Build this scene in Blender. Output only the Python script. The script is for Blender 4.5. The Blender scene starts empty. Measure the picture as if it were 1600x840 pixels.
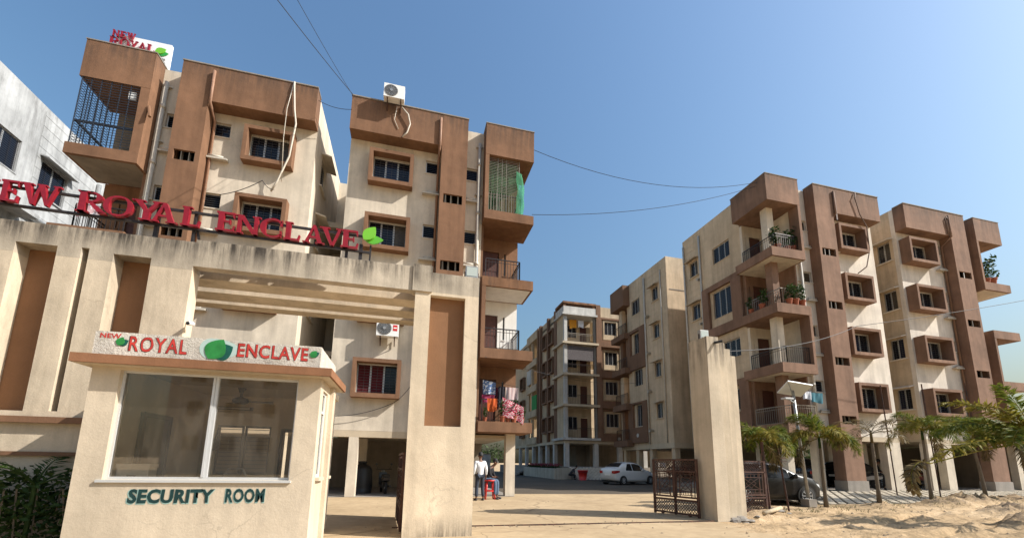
import bpy, math, random
from mathutils import Vector, Matrix, noise

# ------------------------------------------------------------------ scene, camera, light
SC = bpy.context.scene
SC.render.engine = 'CYCLES'
SC.render.resolution_x, SC.render.resolution_y = 1024, 537
SC.view_settings.view_transform = 'Standard'
SC.view_settings.look = 'None'
SC.view_settings.exposure = 0.6
SC.view_settings.gamma = 1.0
COL = SC.collection
RND = random.Random(11)

EYE = 1.36
PITCH, ROLL, YAW = .1704, .01565, .2425
fh = Vector((math.sin(YAW), math.cos(YAW), 0)); r0 = Vector((math.cos(YAW), -math.sin(YAW), 0))
fw = fh * math.cos(PITCH) + Vector((0, 0, math.sin(PITCH)))
u0 = r0.cross(fw)
rt = r0 * math.cos(ROLL) + u0 * math.sin(ROLL)
up = -r0 * math.sin(ROLL) + u0 * math.cos(ROLL)
cam = bpy.data.cameras.new('camera')
cam.sensor_fit = 'HORIZONTAL'; cam.sensor_width = 36
cam.lens = 655 / 1600 * 36
cam.shift_y = (610 - 420) / 1600
cam.clip_start = .05; cam.clip_end = 5000
camo = bpy.data.objects.new('camera', cam); COL.objects.link(camo)
mw = Matrix((rt, up, -fw)).transposed().to_4x4(); mw.translation = (0, 0, EYE)
camo.matrix_world = mw
SC.camera = camo

SUN = Vector((1.12, -.50, 1.0)).normalized()          # towards the sun
W = bpy.data.worlds.new('World'); SC.world = W; W.use_nodes = True
nt = W.node_tree; bgn = nt.nodes['Background']
sky = nt.nodes.new('ShaderNodeTexSky'); sky.sky_type = 'NISHITA'; sky.sun_disc = False
sky.sun_elevation = math.asin(SUN.z); sky.sun_rotation = math.atan2(SUN.x, SUN.y)
sky.altitude = 50; sky.air_density = 2.2; sky.dust_density = 4.5; sky.ozone_density = 14
nt.links.new(sky.outputs[0], bgn.inputs[0]); bgn.inputs[1].default_value = .115
sl = bpy.data.lights.new('sun', 'SUN'); sl.energy = 5.0; sl.angle = math.radians(.5); sl.color = (1, .95, .875)
so = bpy.data.objects.new('sun', sl); COL.objects.link(so)
so.rotation_euler = SUN.to_track_quat('Z', 'Y').to_euler(); so.location = (60, -20, 60)

# ------------------------------------------------------------------ helpers
ORG = {}

def thing(name, label, cat, loc=(0, 0, 0), group=None, local=False, rotz=0, kind=None):
    o = bpy.data.objects.new(name, None); COL.objects.link(o)
    o.location = loc; o.rotation_euler = (0, 0, rotz); o.empty_display_size = .2
    o['label'] = label; o['category'] = cat
    if group: o['group'] = group
    if kind: o['kind'] = kind
    ORG[o.name] = Vector((0, 0, 0)) if local else Vector(loc)
    return o

def tag(o, label, cat, group=None, kind=None):
    o['label'] = label; o['category'] = cat
    if group: o['group'] = group
    if kind: o['kind'] = kind
    return o

class MB:
    def __init__(s): s.v = []; s.f = []
    def poly(s, pts):
        i = len(s.v); s.v += [tuple(p) for p in pts]; s.f.append(tuple(range(i, i + len(pts))))
    def box(s, x0, x1, y0, y1, z0, z1):
        if x0 > x1: x0, x1 = x1, x0
        if y0 > y1: y0, y1 = y1, y0
        if z0 > z1: z0, z1 = z1, z0
        i = len(s.v)
        s.v += [(x0, y0, z0), (x1, y0, z0), (x1, y1, z0), (x0, y1, z0), (x0, y0, z1), (x1, y0, z1), (x1, y1, z1), (x0, y1, z1)]
        s.f += [tuple(i + k for k in q) for q in ((0, 3, 2, 1), (4, 5, 6, 7), (0, 1, 5, 4), (1, 2, 6, 5), (2, 3, 7, 6), (3, 0, 4, 7))]
        return s
    def bar(s, a, b, w, h=None):
        h = h or w; a = Vector(a); b = Vector(b); d = (b - a).normalized()
        ref = Vector((0, 0, 1)) if abs(d.z) < .95 else Vector((0, 1, 0))
        x = d.cross(ref).normalized() * w / 2; y = x.cross(d).normalized() * h / 2
        i = len(s.v)
        for p in (a, b): s.v += [tuple(p - x - y), tuple(p + x - y), tuple(p + x + y), tuple(p - x + y)]
        s.f += [tuple(i + k for k in q) for q in ((0, 1, 2, 3), (7, 6, 5, 4), (0, 4, 5, 1), (1, 5, 6, 2), (2, 6, 7, 3), (3, 7, 4, 0))]
        return s
    def tube(s, pts, r, n=6, cap=True):
        pts = [Vector(p) for p in pts]; rs = r if isinstance(r, (list, tuple)) else [r] * len(pts)
        i0 = len(s.v); px = None
        for k, p in enumerate(pts):
            d = (pts[min(k + 1, len(pts) - 1)] - pts[max(k - 1, 0)]).normalized()
            if px is None:
                ref = Vector((0, 0, 1)) if abs(d.z) < .9 else Vector((1, 0, 0))
                px = d.cross(ref).normalized()
            px = (px - d * px.dot(d)).normalized(); py = d.cross(px)
            for j in range(n):
                a = 2 * math.pi * j / n
                s.v.append(tuple(p + (px * math.cos(a) + py * math.sin(a)) * rs[k]))
        for k in range(len(pts) - 1):
            for j in range(n):
                a = i0 + k * n + j; b = i0 + k * n + (j + 1) % n
                s.f.append((a, b, b + n, a + n))
        if cap:
            s.f.append(tuple(i0 + j for j in range(n))[::-1]); s.f.append(tuple(i0 + (len(pts) - 1) * n + j for j in range(n)))
        return s
    def lathe(s, prof, c=(0, 0, 0), n=12, axis='z'):
        i0 = len(s.v)
        for (r, h) in prof:
            for j in range(n):
                a = 2 * math.pi * j / n; ca, sa = r * math.cos(a), r * math.sin(a)
                p = {'z': (ca, sa, h), 'y': (ca, h, sa), 'x': (h, ca, sa)}[axis]
                s.v.append((p[0] + c[0], p[1] + c[1], p[2] + c[2]))
        for k in range(len(prof) - 1):
            for j in range(n):
                a = i0 + k * n + j; b = i0 + k * n + (j + 1) % n; s.f.append((a, b, b + n, a + n))
        s.f.append(tuple(i0 + j for j in range(n))); s.f.append(tuple(i0 + (len(prof) - 1) * n + j for j in range(n)))
        return s
    def prism(s, pts, P, d0, d1):
        """polygon (a,b) extruded from depth d0 to d1 through the map P(a,b,d)"""
        n = len(pts); i = len(s.v)
        s.v += [tuple(P(a, b, d0)) for a, b in pts] + [tuple(P(a, b, d1)) for a, b in pts]
        s.f.append(tuple(range(i, i + n))); s.f.append(tuple(range(i + 2 * n - 1, i + n - 1, -1)))
        for k in range(n): s.f.append((i + k, i + (k + 1) % n, i + n + (k + 1) % n, i + n + k))
        return s
    def wall(s, mode, base, th, a0, a1, b0, b1, holes=()):
        """a wall with real openings; mode f: outer face looks to -Y, l: to -X, r: to +X"""
        P = {'f': lambda a, b, d: (a, base + d, b), 'l': lambda a, b, d: (base + d, a, b), 'r': lambda a, b, d: (base - d, a, b)}[mode]
        if a0 > a1: a0, a1 = a1, a0
        hs = []
        for h in holes:
            ha, hb = sorted((h[0], h[1])); hs.append((max(ha, a0), min(hb, a1), max(h[2], b0), min(h[3], b1)))
        hs = [h for h in hs if h[1] > h[0] and h[3] > h[2]]
        A = sorted({round(q, 4) for q in [a0, a1] + [h[0] for h in hs] + [h[1] for h in hs]})
        B = sorted({round(q, 4) for q in [b0, b1] + [h[2] for h in hs] + [h[3] for h in hs]})
        sol = [[not any(h[0] - 1e-3 <= A[i] and A[i + 1] <= h[1] + 1e-3 and h[2] - 1e-3 <= B[j] and B[j + 1] <= h[3] + 1e-3 for h in hs)
                for j in range(len(B) - 1)] for i in range(len(A) - 1)]
        idx = {}
        def V(i, j, k):
            q = (i, j, k)
            if q not in idx:
                idx[q] = len(s.v); s.v.append(tuple(P(A[i], B[j], th * k)))
            return idx[q]
        ok = lambda i, j: 0 <= i < len(A) - 1 and 0 <= j < len(B) - 1 and sol[i][j]
        for i in range(len(A) - 1):
            for j in range(len(B) - 1):
                if not sol[i][j]: continue
                s.f.append((V(i, j, 0), V(i + 1, j, 0), V(i + 1, j + 1, 0), V(i, j + 1, 0)))
                s.f.append((V(i, j + 1, 1), V(i + 1, j + 1, 1), V(i + 1, j, 1), V(i, j, 1)))
                if not ok(i - 1, j): s.f.append((V(i, j, 0), V(i, j + 1, 0), V(i, j + 1, 1), V(i, j, 1)))
                if not ok(i + 1, j): s.f.append((V(i + 1, j, 0), V(i + 1, j, 1), V(i + 1, j + 1, 1), V(i + 1, j + 1, 0)))
                if not ok(i, j - 1): s.f.append((V(i, j, 0), V(i, j, 1), V(i + 1, j, 1), V(i + 1, j, 0)))
                if not ok(i, j + 1): s.f.append((V(i, j + 1, 0), V(i + 1, j + 1, 0), V(i + 1, j + 1, 1), V(i, j + 1, 1)))
        return s
    def mesh(s, name, mat, smooth=False, off=(0, 0, 0), fix=True):
        me = bpy.data.meshes.new(name)
        me.from_pydata([(a - off[0], b - off[1], c - off[2]) for a, b, c in s.v], [], s.f)
        me.materials.append(mat)
        if smooth: me.polygons.foreach_set('use_smooth', [True] * len(me.polygons))
        me.update()
        return me
    def build(s, name, mat, parent=None, smooth=False, kind=None, label=None):
        if parent is None:
            xs = [p[0] for p in s.v]; ys = [p[1] for p in s.v]; zs = [p[2] for p in s.v]
            loc = Vector(((min(xs) + max(xs)) / 2, (min(ys) + max(ys)) / 2, min(zs)))
        else: loc = ORG[parent.name]
        o = bpy.data.objects.new(name, s.mesh(name, mat, smooth, loc)); COL.objects.link(o)
        ORG[o.name] = loc
        if parent is None: o.location = loc
        else: o.parent = parent
        if kind: o['kind'] = kind
        if label: o['label'] = label
        return o

def copy_tree(o, parent=None):
    c = o.copy(); COL.objects.link(c)
    if parent: c.parent = parent
    ORG[c.name] = ORG[o.name]
    for ch in [k for k in o.children]: copy_tree(ch, c)
    return c

# ------------------------------------------------------------------ materials
def new_mat(name):
    m = bpy.data.materials.new(name); m.use_nodes = True
    return m, m.node_tree, m.node_tree.nodes['Principled BSDF']

def plain(name, col, rough=.6, metal=0.0, spec=.5, var=.0, coat=0):
    m, t, b = new_mat(name)
    b.inputs['Base Color'].default_value = (*col, 1); b.inputs['Roughness'].default_value = rough
    b.inputs['Metallic'].default_value = metal; b.inputs['Specular IOR Level'].default_value = spec
    b.inputs['Coat Weight'].default_value = coat
    if var:
        tc = t.nodes.new('ShaderNodeTexCoord'); n = t.nodes.new('ShaderNodeTexNoise'); n.inputs['Scale'].default_value = 9; n.inputs['Detail'].default_value = 6
        mp = t.nodes.new('ShaderNodeMapRange'); mp.inputs[3].default_value = 1 - var; mp.inputs[4].default_value = 1 + var * .5
        mp.inputs[1].default_value = .3; mp.inputs[2].default_value = .7
        mx = t.nodes.new('ShaderNodeVectorMath'); mx.operation = 'SCALE'; mx.inputs[0].default_value = col
        t.links.new(tc.outputs['Object'], n.inputs['Vector']); t.links.new(n.outputs['Fac'], mp.inputs[0]); t.links.new(mp.outputs[0], mx.inputs['Scale'])
        t.links.new(mx.outputs[0], b.inputs['Base Color'])
    return m

def plaster(name, col, stain=.22, streak=.18, bump=.12, dirt=(.12, .1, .08), dirty=0.0, rough=.92, top=None, crack=0.0):
    """painted cement render: blotches, rain streaks, fine grain; top=(z_lo,z_hi) adds black mould creeping down from a weathered edge"""
    m, t, b = new_mat(name); N = t.nodes.new; L = t.links.new
    tc = N('ShaderNodeTexCoord')
    def ns(scale, sc=None, det=5, rough_=.6):
        n = N('ShaderNodeTexNoise'); n.inputs['Scale'].default_value = scale; n.inputs['Detail'].default_value = det; n.inputs['Roughness'].default_value = rough_
        if sc:
            mp = N('ShaderNodeMapping'); mp.inputs['Scale'].default_value = sc; L(tc.outputs['Object'], mp.inputs['Vector']); L(mp.outputs[0], n.inputs['Vector'])
        else: L(tc.outputs['Object'], n.inputs['Vector'])
        return n.outputs['Fac']
    def rng(s, a, b_, c, d):
        q = N('ShaderNodeMapRange'); q.inputs[1].default_value = a; q.inputs[2].default_value = b_; q.inputs[3].default_value = c; q.inputs[4].default_value = d
        L(s, q.inputs[0]); return q.outputs[0]
    def mul(a, b_):
        q = N('ShaderNodeMath'); q.operation = 'MULTIPLY'; L(a, q.inputs[0]); L(b_, q.inputs[1]); return q.outputs[0]
    blot = rng(ns(.55), .3, .7, 1 - stain, 1.06)
    blot2 = rng(ns(2.7, None, 8, .7), .3, .75, 1 - stain * .5, 1.04)
    strk = rng(ns(1.0, (3.2, 3.2, .22), 6), .42, .75, 1.02, 1 - streak)
    fine = rng(ns(46, None, 3), .3, .7, .95, 1.04)
    k = mul(mul(blot, blot2), mul(strk, fine))
    sc = N('ShaderNodeVectorMath'); sc.operation = 'SCALE'; sc.inputs[0].default_value = col; L(k, sc.inputs['Scale'])
    out = sc.outputs[0]
    if crack:
        wn = N('ShaderNodeTexNoise'); wn.inputs['Scale'].default_value = 2.4; wn.inputs['Detail'].default_value = 6; L(tc.outputs['Object'], wn.inputs['Vector'])
        ad = N('ShaderNodeVectorMath'); ad.operation = 'MULTIPLY_ADD'; ad.inputs[1].default_value = (.5, .5, .5); L(wn.outputs['Color'], ad.inputs[0]); L(tc.outputs['Object'], ad.inputs[2])
        vo = N('ShaderNodeTexVoronoi'); vo.feature = 'DISTANCE_TO_EDGE'; vo.inputs['Scale'].default_value = .55; L(ad.outputs[0], vo.inputs['Vector'])
        cf = mul(rng(vo.outputs['Distance'], 0, .005, crack, 0), rng(ns(.7), .45, .6, 0, 1))
        cm = N('ShaderNodeMix'); cm.data_type = 'RGBA'; cm.inputs[7].default_value = (*[c * .35 for c in col], 1); L(out, cm.inputs[6]); L(cf, cm.inputs[0]); out = cm.outputs[2]
    if dirty or top:
        mx = N('ShaderNodeMix'); mx.data_type = 'RGBA'; mx.inputs[7].default_value = (*dirt, 1); L(out, mx.inputs[6])
        if top:
            lim = dirty or 1.0
            sep = N('ShaderNodeSeparateXYZ'); L(tc.outputs['Object'], sep.inputs[0])
            g = rng(sep.outputs[2], top[0], top[1], 0, 1)
            s1 = rng(ns(1.0, (6, 6, .5), 8, .72), .38, .58, .05, 1.0); s2 = rng(ns(.9), .32, .52, .2, 1)
            g2 = N('ShaderNodeMath'); g2.operation = 'POWER'; g2.inputs[1].default_value = 1.15; L(g, g2.inputs[0])
            f0 = mul(mul(g2.outputs[0], s1), s2); q_ = N('ShaderNodeMath'); q_.operation = 'MULTIPLY'; q_.inputs[1].default_value = lim; L(f0, q_.inputs[0]); f = q_.outputs[0]
        else:
            f = rng(ns(1.0, (2.2, 2.2, .5), 9, .74), .5, .74, 0, dirty)
        cl = N('ShaderNodeClamp'); L(f, cl.inputs[0]); L(cl.outputs[0], mx.inputs[0]); out = mx.outputs[2]
    L(out, b.inputs['Base Color']); b.inputs['Roughness'].default_value = rough; b.inputs['Specular IOR Level'].default_value = .25
    if bump:
        bp = N('ShaderNodeBump'); bp.inputs['Strength'].default_value = bump; bp.inputs['Distance'].default_value = .03
        a = N('ShaderNodeMath'); a.operation = 'ADD'; L(ns(34, None, 6, .7), a.inputs[0]); sc2 = N('ShaderNodeMath'); sc2.operation = 'MULTIPLY'; sc2.inputs[1].default_value = 4.0; L(ns(2.2, None, 3, .45), sc2.inputs[0]); L(sc2.outputs[0], a.inputs[1]); L(a.outputs[0], bp.inputs['Height']); L(bp.outputs[0], b.inputs['Normal'])
    return m

def rusty(name, col, col2, rough=.7):
    m, t, b = new_mat(name)
    tc = t.nodes.new('ShaderNodeTexCoord'); n = t.nodes.new('ShaderNodeTexNoise'); n.inputs['Scale'].default_value = 7; n.inputs['Detail'].default_value = 8
    r = t.nodes.new('ShaderNodeValToRGB'); r.color_ramp.elements[0].color = (*col, 1); r.color_ramp.elements[1].color = (*col2, 1)
    r.color_ramp.elements[0].position = .4; r.color_ramp.elements[1].position = .65
    t.links.new(tc.outputs['Object'], n.inputs['Vector']); t.links.new(n.outputs['Fac'], r.inputs[0]); t.links.new(r.outputs[0], b.inputs['Base Color'])
    b.inputs['Roughness'].default_value = rough
    return m

def leafy(name, c1, c2, rough=.55, trans=.25):
    m, t, b = new_mat(name)
    oi = t.nodes.new('ShaderNodeTexCoord'); n = t.nodes.new('ShaderNodeTexNoise'); n.inputs['Scale'].default_value = 5.5; n.inputs['Detail'].default_value = 3
    r = t.nodes.new('ShaderNodeValToRGB'); r.color_ramp.elements[0].color = (*c1, 1); r.color_ramp.elements[1].color = (*c2, 1)
    r.color_ramp.elements[0].position = .38; r.color_ramp.elements[1].position = .62
    t.links.new(oi.outputs['Object'], n.inputs['Vector']); t.links.new(n.outputs['Fac'], r.inputs[0]); t.links.new(r.outputs[0], b.inputs['Base Color'])
    b.inputs['Roughness'].default_value = rough; b.inputs['Specular IOR Level'].default_value = .12
    tr = t.nodes.new('ShaderNodeBsdfTranslucent'); mx = t.nodes.new('ShaderNodeMixShader'); mx.inputs[0].default_value = trans
    t.links.new(r.outputs[0], tr.inputs[0]); t.links.new(b.outputs[0], mx.inputs[1]); t.links.new(tr.outputs[0], mx.inputs[2])
    t.links.new(mx.outputs[0], t.nodes['Material Output'].inputs[0])
    return m

CREAM = plaster('cream_render', (.68, .595, .475), .22, .20, .10, dirt=(.26, .22, .18), dirty=.3, crack=.3)
CREAM_G = plaster('cream_gate_render', (.67, .56, .415), .26, .22, .16, dirt=(.28, .23, .17), dirty=.6, crack=.4)
CREAM_TOP = plaster('weathered_beam_render', (.58, .50, .39), .38, .34, .18, dirt=(.05, .042, .035), top=(4.60, 5.10))
CREAM_PIL = plaster('weathered_pillar_render', (.63, .53, .395), .24, .24, .16, dirt=(.07, .06, .05), top=(3.7, 4.65))
CREAM_S = plaster('cream_security_render', (.63, .53, .40), .22, .16, .16, dirt=(.36, .30, .23), dirty=.5, crack=.35)
WHITEW = plaster('white_render', (.74, .73, .70), .10, .12)
OLDWHITE = plaster('mouldy_white_render', (.46, .47, .475), .3, .34, .2, dirt=(.15, .15, .15), dirty=.9)
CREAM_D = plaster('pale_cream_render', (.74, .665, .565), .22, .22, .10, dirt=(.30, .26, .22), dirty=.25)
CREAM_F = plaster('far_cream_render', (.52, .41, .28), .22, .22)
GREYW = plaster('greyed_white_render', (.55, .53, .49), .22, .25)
CREAM_W = plaster('shaded_side_cream_render', (.62, .485, .335), .24, .24, .1, dirt=(.22, .17, .12), dirty=.35, crack=.3)  # cream for the shaded sides, shade and warm bounce put into the colour
CREAM_PG = plaster('portal_pillar_render', (.69, .575, .425), .24, .20, .16, dirt=(.085, .07, .055), dirty=.9, top=(.42, .03), crack=.4)
BROWN = plaster('brown_render', (.245, .132, .076), .30, .26, .15, dirt=(.07, .05, .04), dirty=.75, top=(15.1, 16.5))
BROWN_D = plaster('dusty_brown_render', (.275, .165, .112), .32, .28, .15, dirt=(.08, .06, .05), dirty=.75, top=(15.7, 17.05))
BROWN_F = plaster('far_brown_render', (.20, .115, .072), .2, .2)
BROWN_P = plaster('panel_brown_render', (.255, .132, .068), .16, .08)
BLACKEDGE = plaster('mouldy_brown_edge', (.27, .14, .075), .3, .3, .2, dirt=(.035, .032, .03), dirty=1.0)
CONC = plaster('bare_cement', (.30, .27, .235), .25, .2, .25)
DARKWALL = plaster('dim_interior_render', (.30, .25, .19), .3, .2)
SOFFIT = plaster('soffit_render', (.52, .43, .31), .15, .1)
ALU = plain('aluminium', (.62, .63, .63), .45, .4)
WFRAME = plain('white_window_frame', (.62, .62, .60), .5)
GRILLE = plain('window_grille', (.07, .07, .07), .5, .3)
DGRILLE = plain('dark_grille_paint', (.035, .03, .03), .5, .3)
GLASS = plain('dark_window_glass', (.008, .010, .018), .10, 0, .4)
DARK = plain('duct_darkness', (.010, .009, .008), .9, 0, .1)
CURTAIN = plain('wine_curtain', (.10, .015, .02), .9, 0, .2, .3)
DOORW = plain('brown_door', (.085, .03, .02), .5, 0, .4, .2)
RAILM = plain('railing_paint', (.04, .032, .03), .45, .5)
RAILW = plain('light_railing_paint', (.24, .21, .17), .5, .3)
PIPEW = plain('grey_pvc_pipe', (.50, .46, .39), .55, 0, .4, .15)
PIPEB = plain('painted_brown_pipe', (.26, .14, .085), .6, 0, .4, .2)
WHITEP = plain('white_plastic', (.75, .75, .73), .45)
BLACKP = plain('black_plastic', (.018, .018, .018), .5)
REDP = plain('red_plastic', (.55, .025, .02), .4)
REDL = plain('red_letter_paint', (.25, .010, .020), .35, 0, .5, .2)
REDPAINT = plain('brush_red_paint', (.48, .045, .035), .8, 0, .3, .35)
TEALPAINT = plain('dark_teal_paint', (.010, .042, .042), .8, 0, .3, .3)
PALETEAL = plain('pale_teal_paint', (.30, .46, .42), .8, 0, .3, .2)
DKLINE = plain('dark_outline_paint', (.10, .03, .025), .8, 0, .3, .3)
GREENL = plain('leaf_green', (.16, .46, .03), .4)
GREEND = plain('leaf_dark_green', (.03, .30, .055), .4)
GREENP = plain('brush_green_paint', (.025, .22, .05), .8, 0, .3, .3)
GREENP2 = plain('brush_deep_green_paint', (.006, .085, .062), .8, 0, .3, .3)
BOARDW = plain('sign_board_white', (.78, .79, .80), .5)
GATEM = rusty('gate_oxide_paint', (.055, .022, .015), (.10, .045, .028))
RUST = rusty('rusty_rod', (.035, .018, .014), (.10, .035, .02))
STEEL = plain('galvanised_steel', (.36, .36, .35), .45, .6, .5, .2)
GNET = plain('green_net', (.04, .26, .13), .9)
GNET2 = plain('dark_green_net', (.035, .15, .06), .9)
for _g, _f in ((GNET, .38), (GNET2, .42)):
  _t = _g.node_tree; _x = _t.nodes.new('ShaderNodeMixShader'); _r = _t.nodes.new('ShaderNodeBsdfTransparent'); _x.inputs[0].default_value = _f
  _t.links.new(_t.nodes['Principled BSDF'].outputs[0], _x.inputs[1]); _t.links.new(_r.outputs[0], _x.inputs[2]); _t.links.new(_x.outputs[0], _t.nodes['Material Output'].inputs[0])
TERRA = plain('terracotta', (.30, .09, .045), .8, 0, .3, .2)
RUBBER = plain('rubber', (.016, .016, .017), .85)
LEAF = leafy('palm_leaf', (.06, .095, .014), (.17, .185, .03), .6, .35)
LEAFY = leafy('yellow_palm_leaf', (.15, .15, .022), (.28, .22, .04), .6, .35)
LEAFDRY = leafy('dry_palm_leaf', (.10, .075, .035), (.20, .15, .07))
SHRUB = leafy('shrub_leaf', (.018, .042, .012), (.05, .085, .022))
FARLEAF = leafy('far_tree_leaf', (.03, .055, .02), (.075, .105, .035))
PINKF = leafy('pink_flower', (.24, .03, .06), (.36, .06, .10))
BARK = plaster('palm_bark', (.21, .17, .125), .35, .2, .5)
WIREM = plain('cable_black', (.02, .02, .022), .7)
HOSE = plain('white_hose', (.55, .50, .42), .6)
# ------------------------------------------------------------------ windows (shared meshes, one object per window)
WINC = {}
RV = random.Random(8)
GLASSB = plain('window_glass_bluish', (.012, .018, .045), .08, 0, .5)
GLASSC_ = plain('drawn_curtain_behind_glass', (.10, .085, .065), .5, 0, .4, .4)
DUCTP = plain('duct_pipe', (.20, .18, .155), .6, 0, .4, .2)
def win(root, kind, w, h, x, y, z, face, n=3, surround=None, curtain=False, grille=GRILLE):
    """kind box: deep brown box frame; side: hood above and sill; plain: frame only; vent: louvres. (x,y,z) = bottom centre of the opening"""
    surround = surround or BROWN
    vr = RV.choice((0, 0, 1, 2, 3))
    key = (kind, round(w, 2), round(h, 2), n, surround.name, curtain, grille.name, vr)
    if key not in WINC:
        S = MB(); F = MB(); G = MB(); pane = []; HD = None; AP = None
        hw = w / 2
        if kind in ('box', 'deep'):
            t = .15; d = -.36 if kind == 'box' else -.55
            S.box(-hw - t, hw + t, d, .02, -t - .02, -.0); S.box(-hw - t, hw + t, d, .02, h, h + t)
            S.box(-hw - t, -hw, d + .001, .019, 0, h); S.box(hw, hw + t, d + .001, .019, 0, h)
        elif kind == 'side':
            S.box(-hw - .08, hw + .12, -.09, .04, -.07, -.005)
            HD = MB(); HD.poly([(-hw - .2, -.42, h + .05), (hw + .2, -.42, h + .05), (hw + .2, 0, h + .17), (-hw - .2, 0, h + .17)])
            HD.poly([(-hw - .2, -.42, h + .0), (hw + .2, -.42, h + .0), (hw + .2, 0, h + .1), (-hw - .2, 0, h + .1)])
            HD.poly([(-hw - .2, -.42, h + .0), (hw + .2, -.42, h + .0), (hw + .2, -.42, h + .05), (-hw - .2, -.42, h + .05)])
            for q in (-hw - .2, hw + .2): HD.poly([(q, -.42, h), (q, 0, h + .1), (q, 0, h + .17), (q, -.42, h + .05)])
        elif kind == 'trim':
            t = .13
            S.box(-hw - t, hw + t, -.07, .02, -.55, -.42); S.box(-hw - t, hw + t, -.07, .02, h, h + t)
            S.box(-hw - t, -hw, -.069, .019, -.42, h); S.box(hw, hw + t, -.069, .019, -.42, h)
            AP = MB().box(-hw + .003, hw - .003, -.025, .02, -.417, -.002)
        else:
            S.box(-hw - .04, hw + .04, -.03, .03, -.05, -.004)
        fy = .10; a = .03
        F.box(-hw, hw, fy, fy + .05, 0, .04); F.box(-hw, hw, fy, fy + .05, h - .04, h)
        F.box(-hw, -hw + .035, fy + .002, fy + .048, .04, h - .04); F.box(hw - .035, hw, fy + .002, fy + .048, .04, h - .04)
        for k in range(1, n): F.box(-hw + w * k / n - a, -hw + w * k / n + a, fy - .006, fy + .046, .04, h - .04)
        if kind == 'vent':
            for k in range(max(3, int(h / .1))):
                zz = .06 + k * (h - .1) / max(3, int(h / .1))
                G.poly([(-hw + .03, .075, zz), (hw - .03, .075, zz), (hw - .03, .13, zz + .05), (-hw + .03, .13, zz + .05)])
        else:
            nb = max(4, int(h / .105))
            for k in range(1, nb): G.box(-hw + .02, hw - .02, .072, .084, h * k / nb - .006, h * k / nb + .006)
            for k in range(2 * n + 1): G.box(-hw + .02 + (w - .04) * k / (2 * n) - .005, -hw + .02 + (w - .04) * k / (2 * n) + .005, .085, .096, .02, h - .02)
        for k in range(n):
            pane.append(MB().box(-hw + w * k / n + .032, -hw + w * (k + 1) / n - .032, fy + .02, fy + .03, .04, h - .04))
        nm = 'window'
        WINC[key] = [(nm, S.mesh(nm, surround)), ('frame', F.mesh('frame', ALU if kind != 'trim' else WFRAME)), ('grille', G.mesh('grille', grille))] + \
                    [('pane', p.mesh('pane', CURTAIN if curtain and i < 2 else (GLASS, GLASSB, GLASSC_)[(0, 0 if i else 1, i % 2, 2 if i == n - 1 else 0)[vr]])) for i, p in enumerate(pane)]
        if HD: WINC[key].append(('hood', HD.mesh('hood', surround)))
        if AP: WINC[key].append(('apron', AP.mesh('apron', surround)))
    o = None
    for i, (nm, me) in enumerate(WINC[key]):
        c = bpy.data.objects.new(nm, me); COL.objects.link(c)
        if i == 0:
            o = c; c.parent = root; c.location = Vector((x, y, z)) - ORG[root.name]
            c.rotation_euler = (0, 0, {'f': 0, 'b': math.pi, 'l': -math.pi / 2, 'r': math.pi / 2}[face])
        else: c.parent = o
    return o

def railing(root, pts, z, h=.95, mat=RAILM, gap=.13):
    m = MB()
    for (a, b) in zip(pts[:-1], pts[1:]):
        a = Vector((*a, z)); b = Vector((*b, z)); n = max(2, int((b - a).length / gap)); U = Vector((0, 0, 1))
        m.bar(a + U * h, b + U * h, .045, .04); m.bar(a + U * .08, b + U * .08, .025, .02); m.bar(a + U * (h - .14), b + U * (h - .14), .02, .018)
        for k in range(n + 1):
            p = a.lerp(b, k / n); m.bar(p + U * .02, p + U * (h - .02), .016 if 0 < k < n else .035)
    return m.build('railing', mat, root)

def planks(m, mode, base, a0, a1, b0, b1, pitch, holes, proud=.014, gap=.022):
    """grooved render: horizontal bands standing proud of the wall with real joints between them"""
    z = b0
    while z < b1 - .05:
        m.wall(mode, base - proud if mode != 'r' else base + proud, proud - .003, a0, a1, z + gap, min(z + pitch, b1), holes); z += pitch

# levels of the common block: slab tops, box window bottoms, small windows, duct slots (metres, before the plot offset)
SLAB = (2.99, 6.02, 9.15, 12.25); BOXZ = (3.93, 6.98, 10.08, 13.06); SMALLZ = (4.75, 7.78, 10.84, 13.92); SLOTZ = (3.05, 6.12, 9.2, 12.25)
PAR0, PAR1 = 14.93, 16.47
FY, WY, BY, EY = 16.5, 17.1, 19.0, 24.4

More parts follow.
